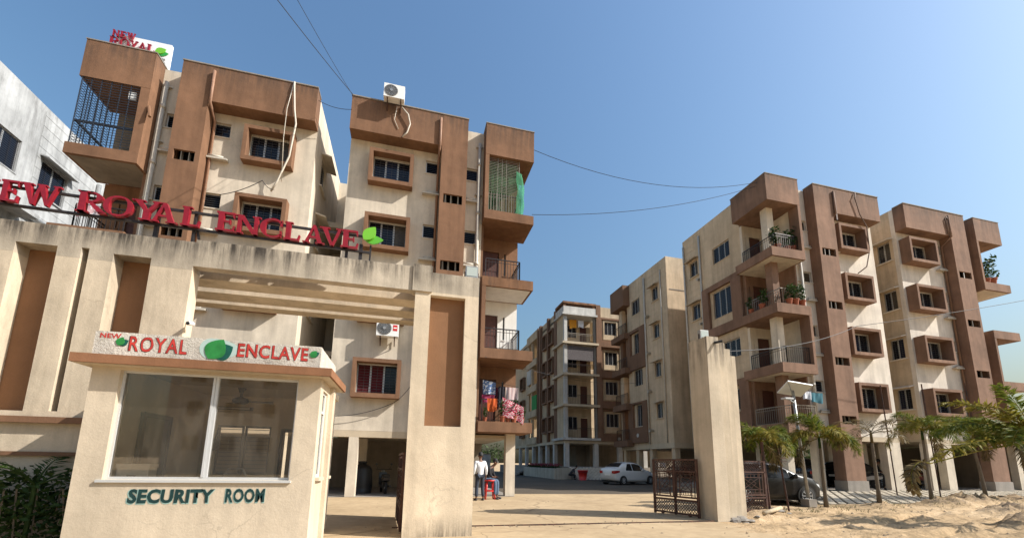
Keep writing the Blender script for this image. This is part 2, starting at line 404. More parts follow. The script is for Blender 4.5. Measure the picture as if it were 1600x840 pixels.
def wing(root, x0, s, T, RR, P, WD, zo, brown, opts):
    X = lambda u: x0 + s * u
    cream = opts.get('cream', CREAM); top = PAR1 + zo
    # front wall with openings
    bw, bh = opts.get('bw', 1.52), 1.22
    bc = opts['boxu']
    su0, su1 = P + .02, P + .62
    ru0, ru1 = RR - .58, RR - .04
    holes = []
    for k in range(4):
        holes.append((X(bc - bw / 2), X(bc + bw / 2), BOXZ[k] + zo, BOXZ[k] + zo + bh))
        if opts.get('small', True): holes.append((X(su0), X(su1), SMALLZ[k] + zo, SMALLZ[k] + zo + .62))
        holes.append((X(ru0), X(ru1), SMALLZ[k] + zo, SMALLZ[k] + zo + .62))
    m = MB(); m.wall('f', WY, .22, X(T), X(WD), 2.5 + zo, top - .04, holes); m.build('front_wall', cream, root)
    face = 'f'
    for k in range(4):
        win(root, opts.get('boxkind', 'box'), bw, bh, X(bc), WY, BOXZ[k] + zo, 'f', 3, brown, curtain=opts.get('curtain') == k)
        if opts.get('small', True): win(root, 'vent' if k != 3 or s < 0 else 'plain', .6, .62, X((su0 + su1) / 2), WY, SMALLZ[k] + zo, 'f', 1, cream)
        win(root, 'vent', .54, .62, X((ru0 + ru1) / 2), WY, SMALLZ[k] + zo, 'f', 1, cream)
        # ledges and stub drains under the small windows
        zz = SMALLZ[k] + zo - 1.1
        MB().box(X(P + .02), X(P + .72), WY - .2, WY + .01, zz, zz + .07).build('drain_ledge', PIPEW, root)
        MB().tube([(X(P + .05), WY - .12, zz + .14), (X(P + .55), WY - .12, zz + .12)], .055, 8).build('drain_pipe', PIPEW, root, True)
        MB().box(X(RR - .6), X(RR - .02), WY - .16, WY + .01, zz - .02, zz + .05).build('drain_ledge', PIPEW, root)
        MB().tube([(X(RR - .55), WY - .1, zz + .10), (X(RR - .03), WY - .1, zz + .11)], .055, 8).build('drain_pipe', PIPEW, root, True)
    # duct pilaster, with openings that show the pipes in it
    ph = [(X(RR + .16), X(P - .16), SLOTZ[k] + zo, SLOTZ[k] + zo + .42) for k in range(4)]
    m = MB(); m.wall('f', FY, .09, X(RR), X(P), opts.get('pz0', 0), top, ph)
    z0 = opts.get('pz0', 0)
    m.box(X(RR), X(RR + .09), FY + .09, WY - .002, z0, top); m.box(X(P - .09), X(P), FY + .09, WY - .002, z0, top); m.box(X(RR + .09), X(P - .09), FY + .09, WY - .002, top - .1, top)
    m.build('pilaster', brown, root)
    d = MB(); d.box(X(RR + .1), X(P - .1), FY + .45, FY + .47, z0, top - .12); d.build('duct_dark_sheet', DARK, root)  # near-black sheet standing in for the dark depth of the duct
    pp = MB()
    for u in (RR + .3, (RR + P) / 2 + .05, P - .27): pp.tube([(X(u), FY + .3, z0), (X(u), FY + .3, top - .3)], .05, 8)
    pp.build('pipe', DUCTP, root, True)
    # projecting brown band over the windows
    m = MB(); m.box(X(P + .002), X(WD), FY + .003, WY - .003, PAR0 + zo, top - .002); m.build('parapet', brown, root)
    m = MB(); m.box(X(RR - .02), X(WD + .02), FY - .025, WY, top + .002, top + .05); m.build('coping', CONC, root)
    # down pipe beside the pilaster and in the recess
    m = MB(); m.tube([(X(P + .09), FY - .06, top - .25), (X(P + .09), FY - .06, PAR0 + zo - .1), (X(P + .09), WY - .1, PAR0 + zo - .5), (X(P + .09), WY - .1, 2.6 + zo)], .055, 8)
    m.build('pipe', opts.get('pipeb', PIPEB), root, True)
    m = MB(); ux = T + .2
    m.tube([(X(ux), WY - .12, top - .7), (X(ux), WY - .12, .3)], .075, 8)
    for k in range(6): m.tube([(X(ux), WY - .12, 2.6 + zo + k * 2.4), (X(ux), WY - .12, 2.75 + zo + k * 2.4)], .095, 8); m.box(X(ux - .16), X(ux + .16), WY - .1, WY - .02, 3.6 + zo + k * 2.4, 3.64 + zo + k * 2.4)
    m.build('pipe', PIPEW, root, True)
    BY = opts.get('by', 19.0); uo = opts.get('uo', .65)
    # corner balconies
    m = MB(); m.box(X(0), X(T), FY - .01, BY - .01, PAR0 + zo + .02, top + .03); m.build('balcony_parapet', brown, root)
    m = MB(); m.box(X(-.02), X(T + .02), FY - .03, BY + .02, top + .032, top + .07); m.build('coping', CONC, root)
    lev = [q + zo for q in SLAB]
    th = opts.get('th', .42)
    for k in range(4):
        z0, z1 = lev[k], (lev[k + 1] - th if k < 3 else PAR0 + zo + .02)
        mt = opts['bal'][k]
        m = MB(); m.box(X(0), X(T), FY - .012, BY - .004, z0 - th, z0); m.build('balcony_slab', opts.get('slabm', {}).get(k, brown), root)
        m = MB(); m.box(X(.1), X(T - .1), FY + .1, BY - .1, z0 - th - .012, z0 - th - .002); m.build('soffit', opts.get('softm', {}).get(k, mt), root)
        # back wall with a door, inner side wall
        dz = 2.05
        m = MB(); m.wall('f', BY, .18, X(uo), X(T - .1), z0, z1, [(X(T - 1.05), X(T - .22), z0, z0 + dz), (X(.85), X(T - 1.3), z0 + .9, z0 + 2.0)])
        m.wall('l', min(X(T - .1), X(T)) + .001, .098, WY + .002, BY + .18, z0, z1)
        m.build('balcony_wall', mt, root)
        win(root, 'plain', abs(T - 1.3 - .85), 1.1, X((.85 + T - 1.3) / 2), BY, z0 + .9, 'f', 2, mt)
        d = MB(); d.box(X(T - 1.03), X(T - .24), BY + .06, BY + .1, z0 + .005, z0 + dz - .02)
        for q in (.2, 1.1): d.box(X(T - .95), X(T - .32), BY + .045, BY + .0595, z0 + q, z0 + q + .75)
        d.build('door', DOORW, root)
        if opts['fin'][k]:
            m = MB(); m.box(X(T - opts.get('finw', .16)), X(T), FY - .004, WY - .004, z0 + .002, z1 - .002); m.build('fin_wall', brown, root)
        if opts.get('col'):
            m = MB(); m.box(X(.55), X(.97), FY + .62, FY + 1.04, z0 + .002, z1 - .002); m.build('column', opts['col'][k], root)
        rl = opts['rail'][k]
        if rl: railing(root, [(X(T - .17), FY + .22), (X(.55), FY + .22), (X(.55), BY - .05)], z0 + .003, .92, rl)
    # rest of the body: outer side, inner side, back, roof
    hs = [(w[0], w[1], w[2], w[3]) for w in opts.get('outer', [])]
    md_out, md_in = ('l', 'r') if s > 0 else ('r', 'l')
    m = MB(); m.wall(md_out, X(uo), .2, BY + .181, EY, 2.5 + zo, top + .3, hs)
    hs2 = opts.get('inner', [])
    m.wall(md_in, X(WD), .2, WY + .221, EY, 2.5 + zo, top - .04, [(w[0], w[1], w[2], w[3]) for w in hs2])
    m.box(X(uo + .2), X(WD - .2), EY - .2, EY - .001, 2.5 + zo, top + .3)
    m.box(X(uo + .21), X(WD - .21), WY + .23, EY - .21, top - .5, top - .4)
    m.build('side_wall', opts.get('sidem', CREAM), root)
    for w in hs2: win(root, 'side', w[1] - w[0], w[3] - w[2], X(WD), (w[0] + w[1]) / 2, w[2], md_in, 2, cream)
    # open ground floor: beam, ceiling, columns, back wall
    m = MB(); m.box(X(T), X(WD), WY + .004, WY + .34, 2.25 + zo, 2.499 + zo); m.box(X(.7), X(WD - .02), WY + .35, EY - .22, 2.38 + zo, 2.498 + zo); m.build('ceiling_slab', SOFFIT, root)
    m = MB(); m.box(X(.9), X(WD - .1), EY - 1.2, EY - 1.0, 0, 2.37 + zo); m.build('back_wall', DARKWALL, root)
    for (a, b) in opts['cols']:
        m = MB(); m.box(X(a), X(b), WY + .006, WY + .4, 0, 2.249 + zo); m.build('column', opts.get('colm', CREAM), root)
        m = MB(); m.box(X((a + b) / 2 - .2), X((a + b) / 2 + .2), 20.6, 21.0, 0, 2.379 + zo); m.build('column', CREAM, root)
    m = MB(); m.box(X(.52), X(.92), FY + .7, FY + 1.05, 0, SLAB[0] + zo - th - .013); m.build('column', CREAM, root)
    return X
# ------------------------------------------------------------------ left block A (two wings joined behind a light well)
A = thing('apartment_building', 'tall brown and cream block directly behind the gate, air conditioner on its roof edge', 'building', (-3.6, 17, 0), 'apartment blocks')
wing(A, -12.25, 1, 2.2, 3.08, 4.1, 7.89, 0, BROWN, dict(boxu=6.23, bal=[BROWN, WHITEW, BROWN, DARKWALL], fin=[0, 1, 0, 1], rail=[RAILM, RAILM, RAILM, None],
     cols=[(3.1, 3.6), (7.5, 7.88)], inner=[(18.3, 19.2, z, z + 1.3) for z in (4.2, 7.3, 10.4, 13.3)], th=.42, by=18.2, uo=.28, finw=.30))
wing(A, 4.95, -1, 2.24, 3.06, 4.18, 7.98, 0, BROWN, dict(boxu=6.24, bal=[BROWN, WHITEW, BROWN, BROWN], fin=[0, 1, 0, 1], rail=[RAILM, RAILM, RAILM, RAILW],
     cols=[(6.75, 7.1), (3.1, 4.1)], curtain=0, softm={1: BROWN, 2: WHITEW}, slabm={2: BLACKEDGE}, th=.42, by=18.2, uo=.28, finw=.17))
# the wall closing the light well
m = MB(); m.wall('f', 22.4, .2, -4.57, -2.83, 2.5, 16.3, [(-3.9, -3.55, z, z + .9) for z in (4.3, 7.4, 10.5, 13.9)]); m.build('light_well_wall', CREAM, A)
m = MB(); m.box(-4.6, -2.8, 23.0, 23.2, 0, 2.49); m.build('back_wall', DARKWALL, A)
for z in (4.3, 7.4, 10.5, 13.9): win(A, 'plain', .35, .9, -3.725, 22.4, z, 'f', 1, CREAM)
for z in (12.1, 9.0, 5.9): MB().box(-4.35, -3.05, 19.6, 22.38, z, z + .25).build('bridge_slab', CREAM, A)
# hanging hose from the roof on the left wing
m = MB(); m.tube([(-5.25, FY - .03, 16.5), (-5.22, FY - .08, 16.2), (-5.12, FY - .07, 15.2), (-5.02, FY - .05, 14.6), (-5.2, FY + .2, 13.3), (-5.55, FY + .3, 12.2), (-5.75, WY - .25, 11.75)], .035, 6)
m.tube([(-5.25, FY - .05, 16.5), (-5.4, FY - .06, 15.2), (-5.45, FY + .1, 14.0), (-5.4, FY + .3, 12.2)], .015, 5); m.build('hose', HOSE, A, True)
# security cage round the top left balcony
m = MB(); cx0, cx1, cy0, cy1, cz0, cz1 = -12.22, -10.36, FY + .02, 18.15, 12.27, 14.94
for k in range(26):
    z = cz0 + .1 + k * .103
    if k % 1 == 0: m.bar((cx0 + .05, cy0, z), (cx1, cy0, z), .014); m.bar((cx0 + .05, cy0, z), (cx0 + .05, cy1, z), .014)
for k in range(7): x = cx0 + .05 + k * (cx1 - cx0 - .05) / 6; m.bar((x, cy0 + .015, cz0), (x, cy0 + .015, cz1), .022)
for k in range(7): y = cy0 + k * (cy1 - cy0) / 6; m.bar((cx0 + .065, y, cz0), (cx0 + .065, y, cz1), .022)
m.bar((cx0 + .05, cy0 + .04, cz0 + .9), (cx1, cy0 + .04, cz0 + .9), .07, .05); m.bar((cx0 + .1, cy0, cz0 + .9), (cx0 + .1, cy1, cz0 + .9), .07, .05)
m.build('security_cage', plain('cage_blue_grey', (.045, .055, .075), .5, .4), A)
m = MB(); m.box(-10.75, -10.52, FY + .1, FY + .16, 14.45, 14.75); m.build('meter_box', WHITEP, A)
m = MB(); m.tube([(-10.0, FY + .05, 14.2), (-10.0, FY - .0, 14.2), (-9.85, FY - .12, 13.7)], .05, 6); m.build('spout', BROWN, A)
# grille and green net at the top right balcony
m = MB()
for k in range(22): z = 12.3 + .95 + k * .078; m.bar((2.78, FY + .12, z), (4.3, FY + .12, z), .012)
for x in (2.8, 3.3, 3.5, 3.7, 4.3): m.bar((x, FY + .135, 12.27), (x, FY + .135, 14.95), .022)
for k in range(14): x = 2.8 + k * .115; m.bar((x, FY + .12, 12.27), (x, FY + .12, 13.2), .014)
m.build('grille', RAILW, A)
m = MB(); rr = random.Random(5)
nu, nv = 16, 22
for j in range(nv + 1):
    for i in range(nu + 1):
        u, v = i / nu, j / nv; b = .10 * math.sin(v * 3.1) + .03 * math.sin(u * 9 + v * 14)
        m.v.append((4.12 + .42 * min(1, u * 2.2) + b * .6, FY + .06 + 1.9 * max(0, u - .3) - b * .3, 12.28 + 2.1 * v - .25 * u * v))
for j in range(nv):
    for i in range(nu): q = j * (nu + 1) + i; m.f.append((q, q + 1, q + nu + 2, q + nu + 1))
m.build('green_net', GNET, A, True)
m = MB(); m.poly([(2.8, FY + .35, 12.28), (4.3, FY + .35, 12.28), (4.3, FY + .35, 14.9), (2.8, FY + .35, 14.9)]); m.build('shade_net', GNET2, A)
# window frame etc. of the big wall: air conditioners are things that hang on it
def ac(loc, label, mark=None, tilt=0):
    r = thing('air_conditioner', label, 'air conditioner', loc, 'outdoor air conditioner units')
    x, y, z = loc
    m = MB(); m.box(x - .42, x + .42, y - .16, y + .16, z, z + .62); m.build('casing', WHITEP, r)
    m = MB(); m.lathe([(.26, y - .17), (.27, y - .175), (.22, y - .18), (.22, y - .165)], (x - .12, 0, z + .31), 20, 'y'); m.build('fan_ring', plain('fan_ring_grey', (.12, .12, .12), .5), r)
    m = MB(); m.lathe([(.235, y - .161), (.235, y - .167)], (x - .12, 0, z + .31), 20, 'y'); m.build('fan_well', BLACKP, r)
    m = MB()
    for k in range(8):
        a = k * math.pi / 8; m.bar((x - .12 - .25 * math.cos(a), y - .186, z + .31 - .25 * math.sin(a)), (x - .12 + .25 * math.cos(a), y - .186, z + .31 + .25 * math.sin(a)), .008)
    m.lathe([(.06, y - .19), (.06, y - .2)], (x - .12, 0, z + .31), 12, 'y')
    m.build('fan_guard', STEEL, r)
    if mark: m = MB(); m.box(x + .2, x + .37, y - .165, y - .161, z + .22, z + .46); m.build('badge', mark, r); 
    if mark:
        m = MB(); m.box(x + .225, x + .345, y - .168, y - .1655, z + .315, z + .365); m.build('badge_strip', WHITEP, r)
    m = MB()
    for q in (-.27, .27):
        m.bar((x + q, y - .14, z - .02), (x + q, y + .3, z - .02), .035, .03); m.bar((x + q, y - .08, z - .03), (x + q, y + .28, z - .3), .03, .025); m.bar((x + q, y + .28, z - .3), (x + q, y + .28, z), .03)
    m.build('bracket', RUST, r)
    return r
ac((-1.33, FY - .3, 16.37), 'white air conditioner unit perched on the roof edge of the left block', None)
ac((-.98, 16.75, 6.2), 'white air conditioner unit with red badge on the wall above the curtained window', REDP)
m = MB(); m.tube([(-1.0, FY - .1, 16.3), (-.72, FY - .12, 16.0), (-.62, FY - .08, 15.6), (-.72, FY - .05, 15.2), (-.9, FY - .03, 14.95)], .03, 6)
m.tube([(-1.2, FY - .1, 16.3), (-1.28, FY - .03, 15.7), (-1.1, FY - .02, 15.3)], .014, 5); m.build('hose', HOSE, A, True)

# ------------------------------------------------------------------ right block D + E
sideD = [(20.05, 21.5, 14.15, 15.25), (20.2, 21.72, 10.55, 12.3), (19.75, 21.1, 7.75, 8.85), (20.05, 20.75, 4.6, 5.85)]
sideS = [(22.95, 23.75, z, z + 1.1) for z in (14.2, 11.1, 8.0, 4.9)]
D = thing('apartment_building', 'brown and cream apartment block behind the row of palms, plants on its corner balconies', 'building', (27, 17, 0), 'apartment blocks')
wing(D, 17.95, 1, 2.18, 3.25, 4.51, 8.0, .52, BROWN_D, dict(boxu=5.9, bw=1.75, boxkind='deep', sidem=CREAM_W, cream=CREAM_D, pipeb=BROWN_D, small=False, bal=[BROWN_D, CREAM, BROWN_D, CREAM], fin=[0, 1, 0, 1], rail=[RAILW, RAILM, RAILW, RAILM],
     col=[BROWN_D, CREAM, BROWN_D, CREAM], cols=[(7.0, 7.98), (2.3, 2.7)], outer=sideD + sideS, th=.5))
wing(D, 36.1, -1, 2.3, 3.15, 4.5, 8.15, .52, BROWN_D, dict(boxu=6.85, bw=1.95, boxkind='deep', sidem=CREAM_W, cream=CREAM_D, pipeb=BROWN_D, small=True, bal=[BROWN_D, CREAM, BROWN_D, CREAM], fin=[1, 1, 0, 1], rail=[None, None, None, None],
     cols=[(6.3, 6.9), (7.7, 8.13)], inner=[(17.5, 18.2, z, z + 1.2) for z in (4.75, 7.75, 10.75, 13.85)], th=.5))
m = MB(); m.wall('f', 22.0, .2, 25.96, 27.94, 3.0, 16.8, []); m.build('light_well_wall', CREAM, D)
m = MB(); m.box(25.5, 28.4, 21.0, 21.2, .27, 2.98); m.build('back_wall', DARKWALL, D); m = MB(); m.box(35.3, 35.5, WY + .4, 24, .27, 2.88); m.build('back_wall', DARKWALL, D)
# left side of D: brown projecting frames on two floors, grooved render on the rest
SX = 17.95 + .65
m = MB(); m.wall('l', SX - .2, .198, BY + .19, 22.5, 9.35, 12.75, [(19.98, 21.95, 9.95, 12.4)]); m.build('brown_panel', BROWN_D, D)
m = MB(); m.wall('l', SX - .2, .198, BY + .19, 22.5, 3.2, 6.35, [(19.9, 20.95, 4.45, 6.0)]); m.build('brown_panel', BROWN_D, D)
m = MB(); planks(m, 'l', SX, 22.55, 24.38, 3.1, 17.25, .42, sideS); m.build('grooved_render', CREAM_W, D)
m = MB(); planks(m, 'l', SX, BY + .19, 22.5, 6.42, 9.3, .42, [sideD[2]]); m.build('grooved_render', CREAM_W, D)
for i, w in enumerate(sideD): win(D, 'plain', w[1] - w[0], w[3] - w[2], SX, (w[0] + w[1]) / 2, w[2], 'l', 3 if i < 3 else 2, CREAM_W)
for w in sideS: win(D, 'side', .8, 1.1, SX, 23.35, w[2], 'l', 2, CREAM_W)
m = MB()
for y in (22.6, 24.25): m.tube([(SX - .1, y, 16.8), (SX - .1, y, 2.8)], .06, 8)
for k in range(4): m.lathe([(.08, SX - .28), (.08, SX)], (0, 22.75, 4.4 + 3.1 * k), 10, 'x')
m.build('pipe', PIPEW, D, True)
# cement skirts on the pilasters
for xa, xb in ((21.2, 22.46), (31.6, 32.95)):
    m = MB(); m.box(xa - .05, xb + .05, FY - .06, WY + .01, 0, .75); m.build('cement_skirt', CONC, D)
for (xa, pts) in ((24.9, [(24.2, FY - .05, 16.95), (24.05, FY - .1, 16.6), (24.3, FY - .08, 15.6), (24.75, FY - .05, 14.9), (24.95, FY + .1, 13.6), (24.7, FY + .2, 12.6), (24.2, WY - .25, 12.2)]), (31.4, [(31.35, FY - .05, 15.5), (31.25, FY - .05, 16.5), (31.4, FY - .05, 16.65), (31.5, FY - .05, 16.4), (31.45, FY - .05, 15.4)])):
    m = MB(); m.tube(pts, .03, 6); m.build('hose', plain('brown_hose', (.16, .10, .07), .7), D, True)
m = MB(); m.bar((22.62, FY - .03, 16.7), (22.62, FY - .03, 15.0), .09, .06); m.build('drain_spout', RUST, D)

# ------------------------------------------------------------------ middle block (behind D, seen on its left side)
C2 = thing('apartment_building', 'narrow-looking cream block with brown squares and a blank grey end wall, behind the white car', 'building', (22, 30, 0), 'apartment blocks')
zc = .52
wins = [(30.4, 31.7, 14.2, 15.5), (30.5, 31.5, 10.7, 12.5), (30.3, 31.6, 7.9, 9.3), (30.4, 31.4, 4.5, 6.3)]
sms = [(27.7, 28.5, z, z + 1.15) for z in (14.3, 11.2, 8.1, 4.9)]
m = MB(); m.wall('l', SX, .2, 26.5, 32.5, 3.0, 17.3, wins + sms); m.box(SX + .2, 28, 26.5, 26.72, 3.0, 17.3); m.box(SX + .21, 28, 34.0, 34.4, 3.0, 17.3); m.box(SX + .21, 28, 26.73, 33.99, 16.6, 16.8)
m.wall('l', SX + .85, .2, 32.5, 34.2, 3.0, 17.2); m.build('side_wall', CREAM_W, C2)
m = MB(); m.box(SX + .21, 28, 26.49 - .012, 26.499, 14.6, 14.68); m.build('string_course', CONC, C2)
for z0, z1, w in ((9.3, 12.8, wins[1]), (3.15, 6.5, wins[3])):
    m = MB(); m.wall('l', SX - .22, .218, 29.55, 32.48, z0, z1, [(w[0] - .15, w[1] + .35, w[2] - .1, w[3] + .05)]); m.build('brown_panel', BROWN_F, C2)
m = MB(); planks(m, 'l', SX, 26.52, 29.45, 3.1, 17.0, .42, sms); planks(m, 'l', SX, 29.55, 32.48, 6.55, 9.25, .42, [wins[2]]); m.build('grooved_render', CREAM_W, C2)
for i, w in enumerate(wins): win(C2, 'plain', w[1] - w[0], w[3] - w[2], SX, (w[0] + w[1]) / 2, w[2], 'l', 3, CREAM_W)
for w in sms: win(C2, 'side', .8, 1.15, SX, 28.1, w[2], 'l', 2, CREAM_W)
m = MB(); m.tube([(SX - .1, 29.5, 16.8), (SX - .1, 29.5, 3.0)], .07, 8); m.tube([(SX - .08, 27.2, 16.5), (SX - .08, 27.2, 3.0)], .04, 8)
for k in range(4): m.lathe([(.12, SX - .35), (.12, SX)], (0, 29.1, 4.0 + 3.1 * k), 10, 'x')
m.build('pipe', PIPEW, C2, True)
m = MB(); m.box(17.95, SX + .84, 32.0, 34.4, 15.3, 17.2); m.build('balcony_parapet', BROWN_F, C2)
for k in range(4):
    z = (3.4, 6.5, 9.67, 12.77)[k]
    m = MB(); m.box(17.95, SX + .84, 32.0, 34.4, z - .5, z); m.build('balcony_slab', BROWN_F, C2)
    m = MB(); m.box(18.45, 18.85, 33.2, 33.6, z + .002, z + 2.55 + (.0 if k < 3 else -.05)); m.build('column', CREAM_W if k % 2 else BROWN_F, C2)
    railing(C2, [(18.2, 34.2), (18.2, 32.1)], z, .92, RAILM)
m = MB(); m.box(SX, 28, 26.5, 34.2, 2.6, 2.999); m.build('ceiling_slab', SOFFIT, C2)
for y in (26.6, 29.5, 31.5, 33.6):
    m = MB(); m.box(SX + .1, SX + .5, y, y + .4, .3, 2.6); m.build('column', CREAM_W, C2)
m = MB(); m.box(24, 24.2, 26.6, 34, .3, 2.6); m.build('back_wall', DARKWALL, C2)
m = MB(); m.box(21.5, 21.7, 26.55, 26.95, .3, 2.599); m.build('column', CREAM_W, C2)
C2p = MB(); C2p.box(17.6, 28.4, 26.2, 34.6, 0, .299)
pl2 = C2p.build('plinth', CONC, C2)

# ------------------------------------------------------------------ far block F at the end of the court
F = thing('apartment_building', 'far cream block with white corner balconies and laundry, at the end of the court', 'building', (18, 40, 0), 'apartment blocks')
fx, fy, fb = 14.5, 37.5, 1.12
FL = [3.82, 7.05, 10.1, 13.25]          # slab tops
ft = 17.3
cx1 = 17.9
# corner bay: white frame with open balconies
for k in range(4):
    z0 = FL[k]; z1 = FL[k + 1] - .22 if k < 3 else 16.2
    m = MB(); m.box(fx - .25, cx1 + .2, fy - .25, fy + .02, z0 - .22, z0); m.box(fx - .25, fx + .02, fy + .021, fy + 3.0, z0 - .22, z0); m.build('slab_edge', GREYW if k == 0 else SOFFIT, F)
    m = MB(); m.box(fx + .005, fx + .33, fy + .021, fy + .33, z0 + .001, z1); m.build('column', GREYW, F)
    m = MB(); m.box(cx1 - .22, cx1 + .0, fy + .022, fy + .3, z0 + .001, z1); m.build('column', CONC, F)
    m = MB(); m.wall('f', fy + 1.4, .15, fx + .15, cx1, z0, z1, [(fx + .5, fx + 1.9, z0 + .9, z0 + 2.2), (fx + 2.25, fx + 3.0, z0, z0 + 2.1)]); m.build('balcony_wall', CREAM_F, F)
    win(F, 'plain', 1.4, 1.3, fx + 1.2, fy + 1.4, z0 + .9, 'f', 3, CREAM_F)
    m = MB(); m.box(fx + 2.27, fx + 2.98, fy + 1.45, fy + 1.5, z0, z0 + 2.08); m.build('door', DOORW, F)
    m = MB(); m.box(fx + .02, cx1, fy + .03, fy + 1.39, z0 - .22, z0 - .002); m.build('balcony_floor', SOFFIT, F)
    railing(F, [(fx + .35, fy + .1), (cx1 - .25, fy + .1)], z0, .95, RAILW if k == 3 else RAILM, .16)
    m = MB(); m.wall('l', fx + .02, .15, fy + .34, fy + 2.1, z0, z1); m.build('side_wall', CREAM_F, F)
m = MB(); m.box(fx - .1, cx1 - .01, fy - .1, fy + 2.2, 16.21, 16.9); m.box(fx - .25, cx1 + .1, fy - .25, fy + 2.3, 16.0, 16.2); m.build('roof_parapet', GREYW, F)
m = MB(); m.box(fx - .15, cx1 + .0, fy - .15, fy + 2.2, 17.2, 17.4); m.box(fx - .05, fx + .2, fy - .05, fy + .2, 16.901, 17.199); m.box(cx1 - .3, cx1 - .05, fy - .05, fy + .2, 16.901, 17.199); m.build('roof_frame', BLACKEDGE, F)
# brown pier, then framed window bays
m = MB(); m.box(cx1 + .01, cx1 + .5, fy - .12, fy + .6, 3.6, 17.35); m.build('pier', BROWN_F, F)
fw_ = []
for k in range(4): fw_.append((18.95, 20.3, FL[k] + 1.15, FL[k] + 2.5))
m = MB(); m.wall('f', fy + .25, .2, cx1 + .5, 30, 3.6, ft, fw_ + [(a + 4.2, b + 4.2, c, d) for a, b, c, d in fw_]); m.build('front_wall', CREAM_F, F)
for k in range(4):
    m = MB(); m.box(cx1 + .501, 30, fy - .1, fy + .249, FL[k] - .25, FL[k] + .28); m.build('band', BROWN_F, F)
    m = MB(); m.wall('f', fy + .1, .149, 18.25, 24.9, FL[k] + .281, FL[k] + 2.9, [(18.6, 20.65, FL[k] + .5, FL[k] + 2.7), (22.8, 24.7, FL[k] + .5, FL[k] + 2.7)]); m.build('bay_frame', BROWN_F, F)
for w in fw_:
    win(F, 'trim', 1.35, 1.35, 19.625, fy + .25, w[2], 'f', 3, CREAM_F); win(F, 'trim', 1.35, 1.35, 23.825, fy + .25, w[2], 'f', 3, CREAM_F)
# left side
lw = []
for k in range(4): lw += [(41.0, 42.3, FL[k] + .9, FL[k] + 2.3), (43.2, 44.4, FL[k] + .9, FL[k] + 2.3), (52.5, 54, FL[k] + .9, FL[k] + 2.3)]
m = MB(); m.wall('l', fx + .3, .2, fy + 2.1, 46.2, 3.6, ft, lw); m.wall('l', fx + .3, .2, 50.8, 62, 3.6, ft - .3, lw); m.box(fx + .5, 30, 61.5, 62, 3.6, ft - .3); m.build('side_wall', CREAM_F, F)
for w in lw: win(F, 'box', w[1] - w[0], 1.4, fx + .3, (w[0] + w[1]) / 2, w[2], 'l', 2, BROWN_F)
for y0, y1 in ((39.75, 40.6), (42.55, 42.95), (45.3, 45.8), (46.25, 46.5)):
    m = MB(); m.box(fx + .02, fx + .299, y0, y1, 3.6, ft + .05); m.build('pier', BROWN_F, F)
for k in range(4):
    m = MB(); m.box(fx - .1, fx + 1.6, 46.51, 50.7, FL[k] - .25, FL[k] + .55); m.build('balcony_parapet', CREAM_F, F)
    m = MB(); m.box(fx + 1.6, fx + 1.75, 46.51, 50.7, FL[k], FL[k] + 2.9); m.build('balcony_wall', SOFFIT, F)
    m = MB(); m.box(fx + .0, fx + .3, 48.5, 48.8, FL[k] + .56, FL[k] + 2.8); m.build('column', CREAM_F, F)
m = MB(); m.box(fx - .02, fx + .1, 46.6, 48.4, FL[1] + .57, FL[1] + 2.3); m.build('shade_cloth', plain('green_shade_cloth', (.02, .22, .05), .9), F)
m = MB(); m.box(fx - .05, fx + .07, 48.85, 50.6, FL[2] + .9, FL[2] + 2.75); m.build('shade_cloth', GREYW, F)
m = MB(); m.box(fx + .3, 30, 39.8, 61, 16.4, 16.6); m.build('roof_slab', SOFFIT, F)
m = MB(); m.box(fx - .05, 30, 46.5, 50.8, 16.2, 17.25); m.build('roof_parapet', CREAM_F, F)
# bamboo blind
m = MB(); m.box(fx + .36, cx1 - .24, fy + .05, fy + .07, FL[2] + 1.35, FL[2] + 2.8)
for k in range(24): m.box(fx + .36, cx1 - .24, fy + .035, fy + .049, FL[2] + 1.36 + k * .06, FL[2] + 1.4 + k * .06)
m.build('rolled_blind', plain('blind_grey', (.17, .15, .15), .8, 0, .3, .3), F)
# stilt level
m = MB(); m.box(fx + .02, 30, fy + .03, 46, 3.3, 3.58); m.box(fx + .02, 20, 46.1, 61, 3.3, 3.58); m.build('ceiling_slab', SOFFIT, F)
for x in (14.55, 17.55, 20.1, 22.8): 
    m = MB(); m.box(x, x + .42, fy + .04, fy + .45, fb, 3.3); m.build('column', GREYW, F)
for y in (40.6, 43.0, 45.5, 48, 51, 54):
    m = MB(); m.box(fx + .06, fx + .4, y, y + .45, fb, 3.3); m.build('column', GREYW, F)
m = MB(); m.box(18.2, 18.4, 40, 60, fb, 3.3); m.build('back_wall', DARKWALL, F)
m = MB(); m.wall('f', 41, .2, fx + .5, 30, fb, 3.3, [(16.2, 17.1, fb, 3.1)]); m.build('back_wall', DARKWALL, F)
m = MB(); m.box(fx + .4, fx + .9, 46.8, 47.0, fb + 1.9, fb + 2.5); m.build('notice_panel', GREYW, F)
m = MB(); m.box(13.9, 31, fy - .4, 63, 0, fb); m.build('plinth', CONC, F)
for k in range(6):
    m = MB(); m.box(13.9 - .32 * (6 - k), 13.899, 46.8, 50.4, 0, fb * (k + .5) / 6.5); m.build('step', CONC, F)
for i, x in ((0, 20.1), (1, 18.05)):
    m = MB(); m.lathe([(.16, 0), (.16, -.03)], (x, fy - .12 - .001, FL[0] + .02), 14, 'y') if i == 0 else m.lathe([(.16, 18.38), (.16, 18.35)], (0, 31.0, 3.75), 14, 'x')
    m.build('number_disc', GREYW, F if i == 0 else C2)

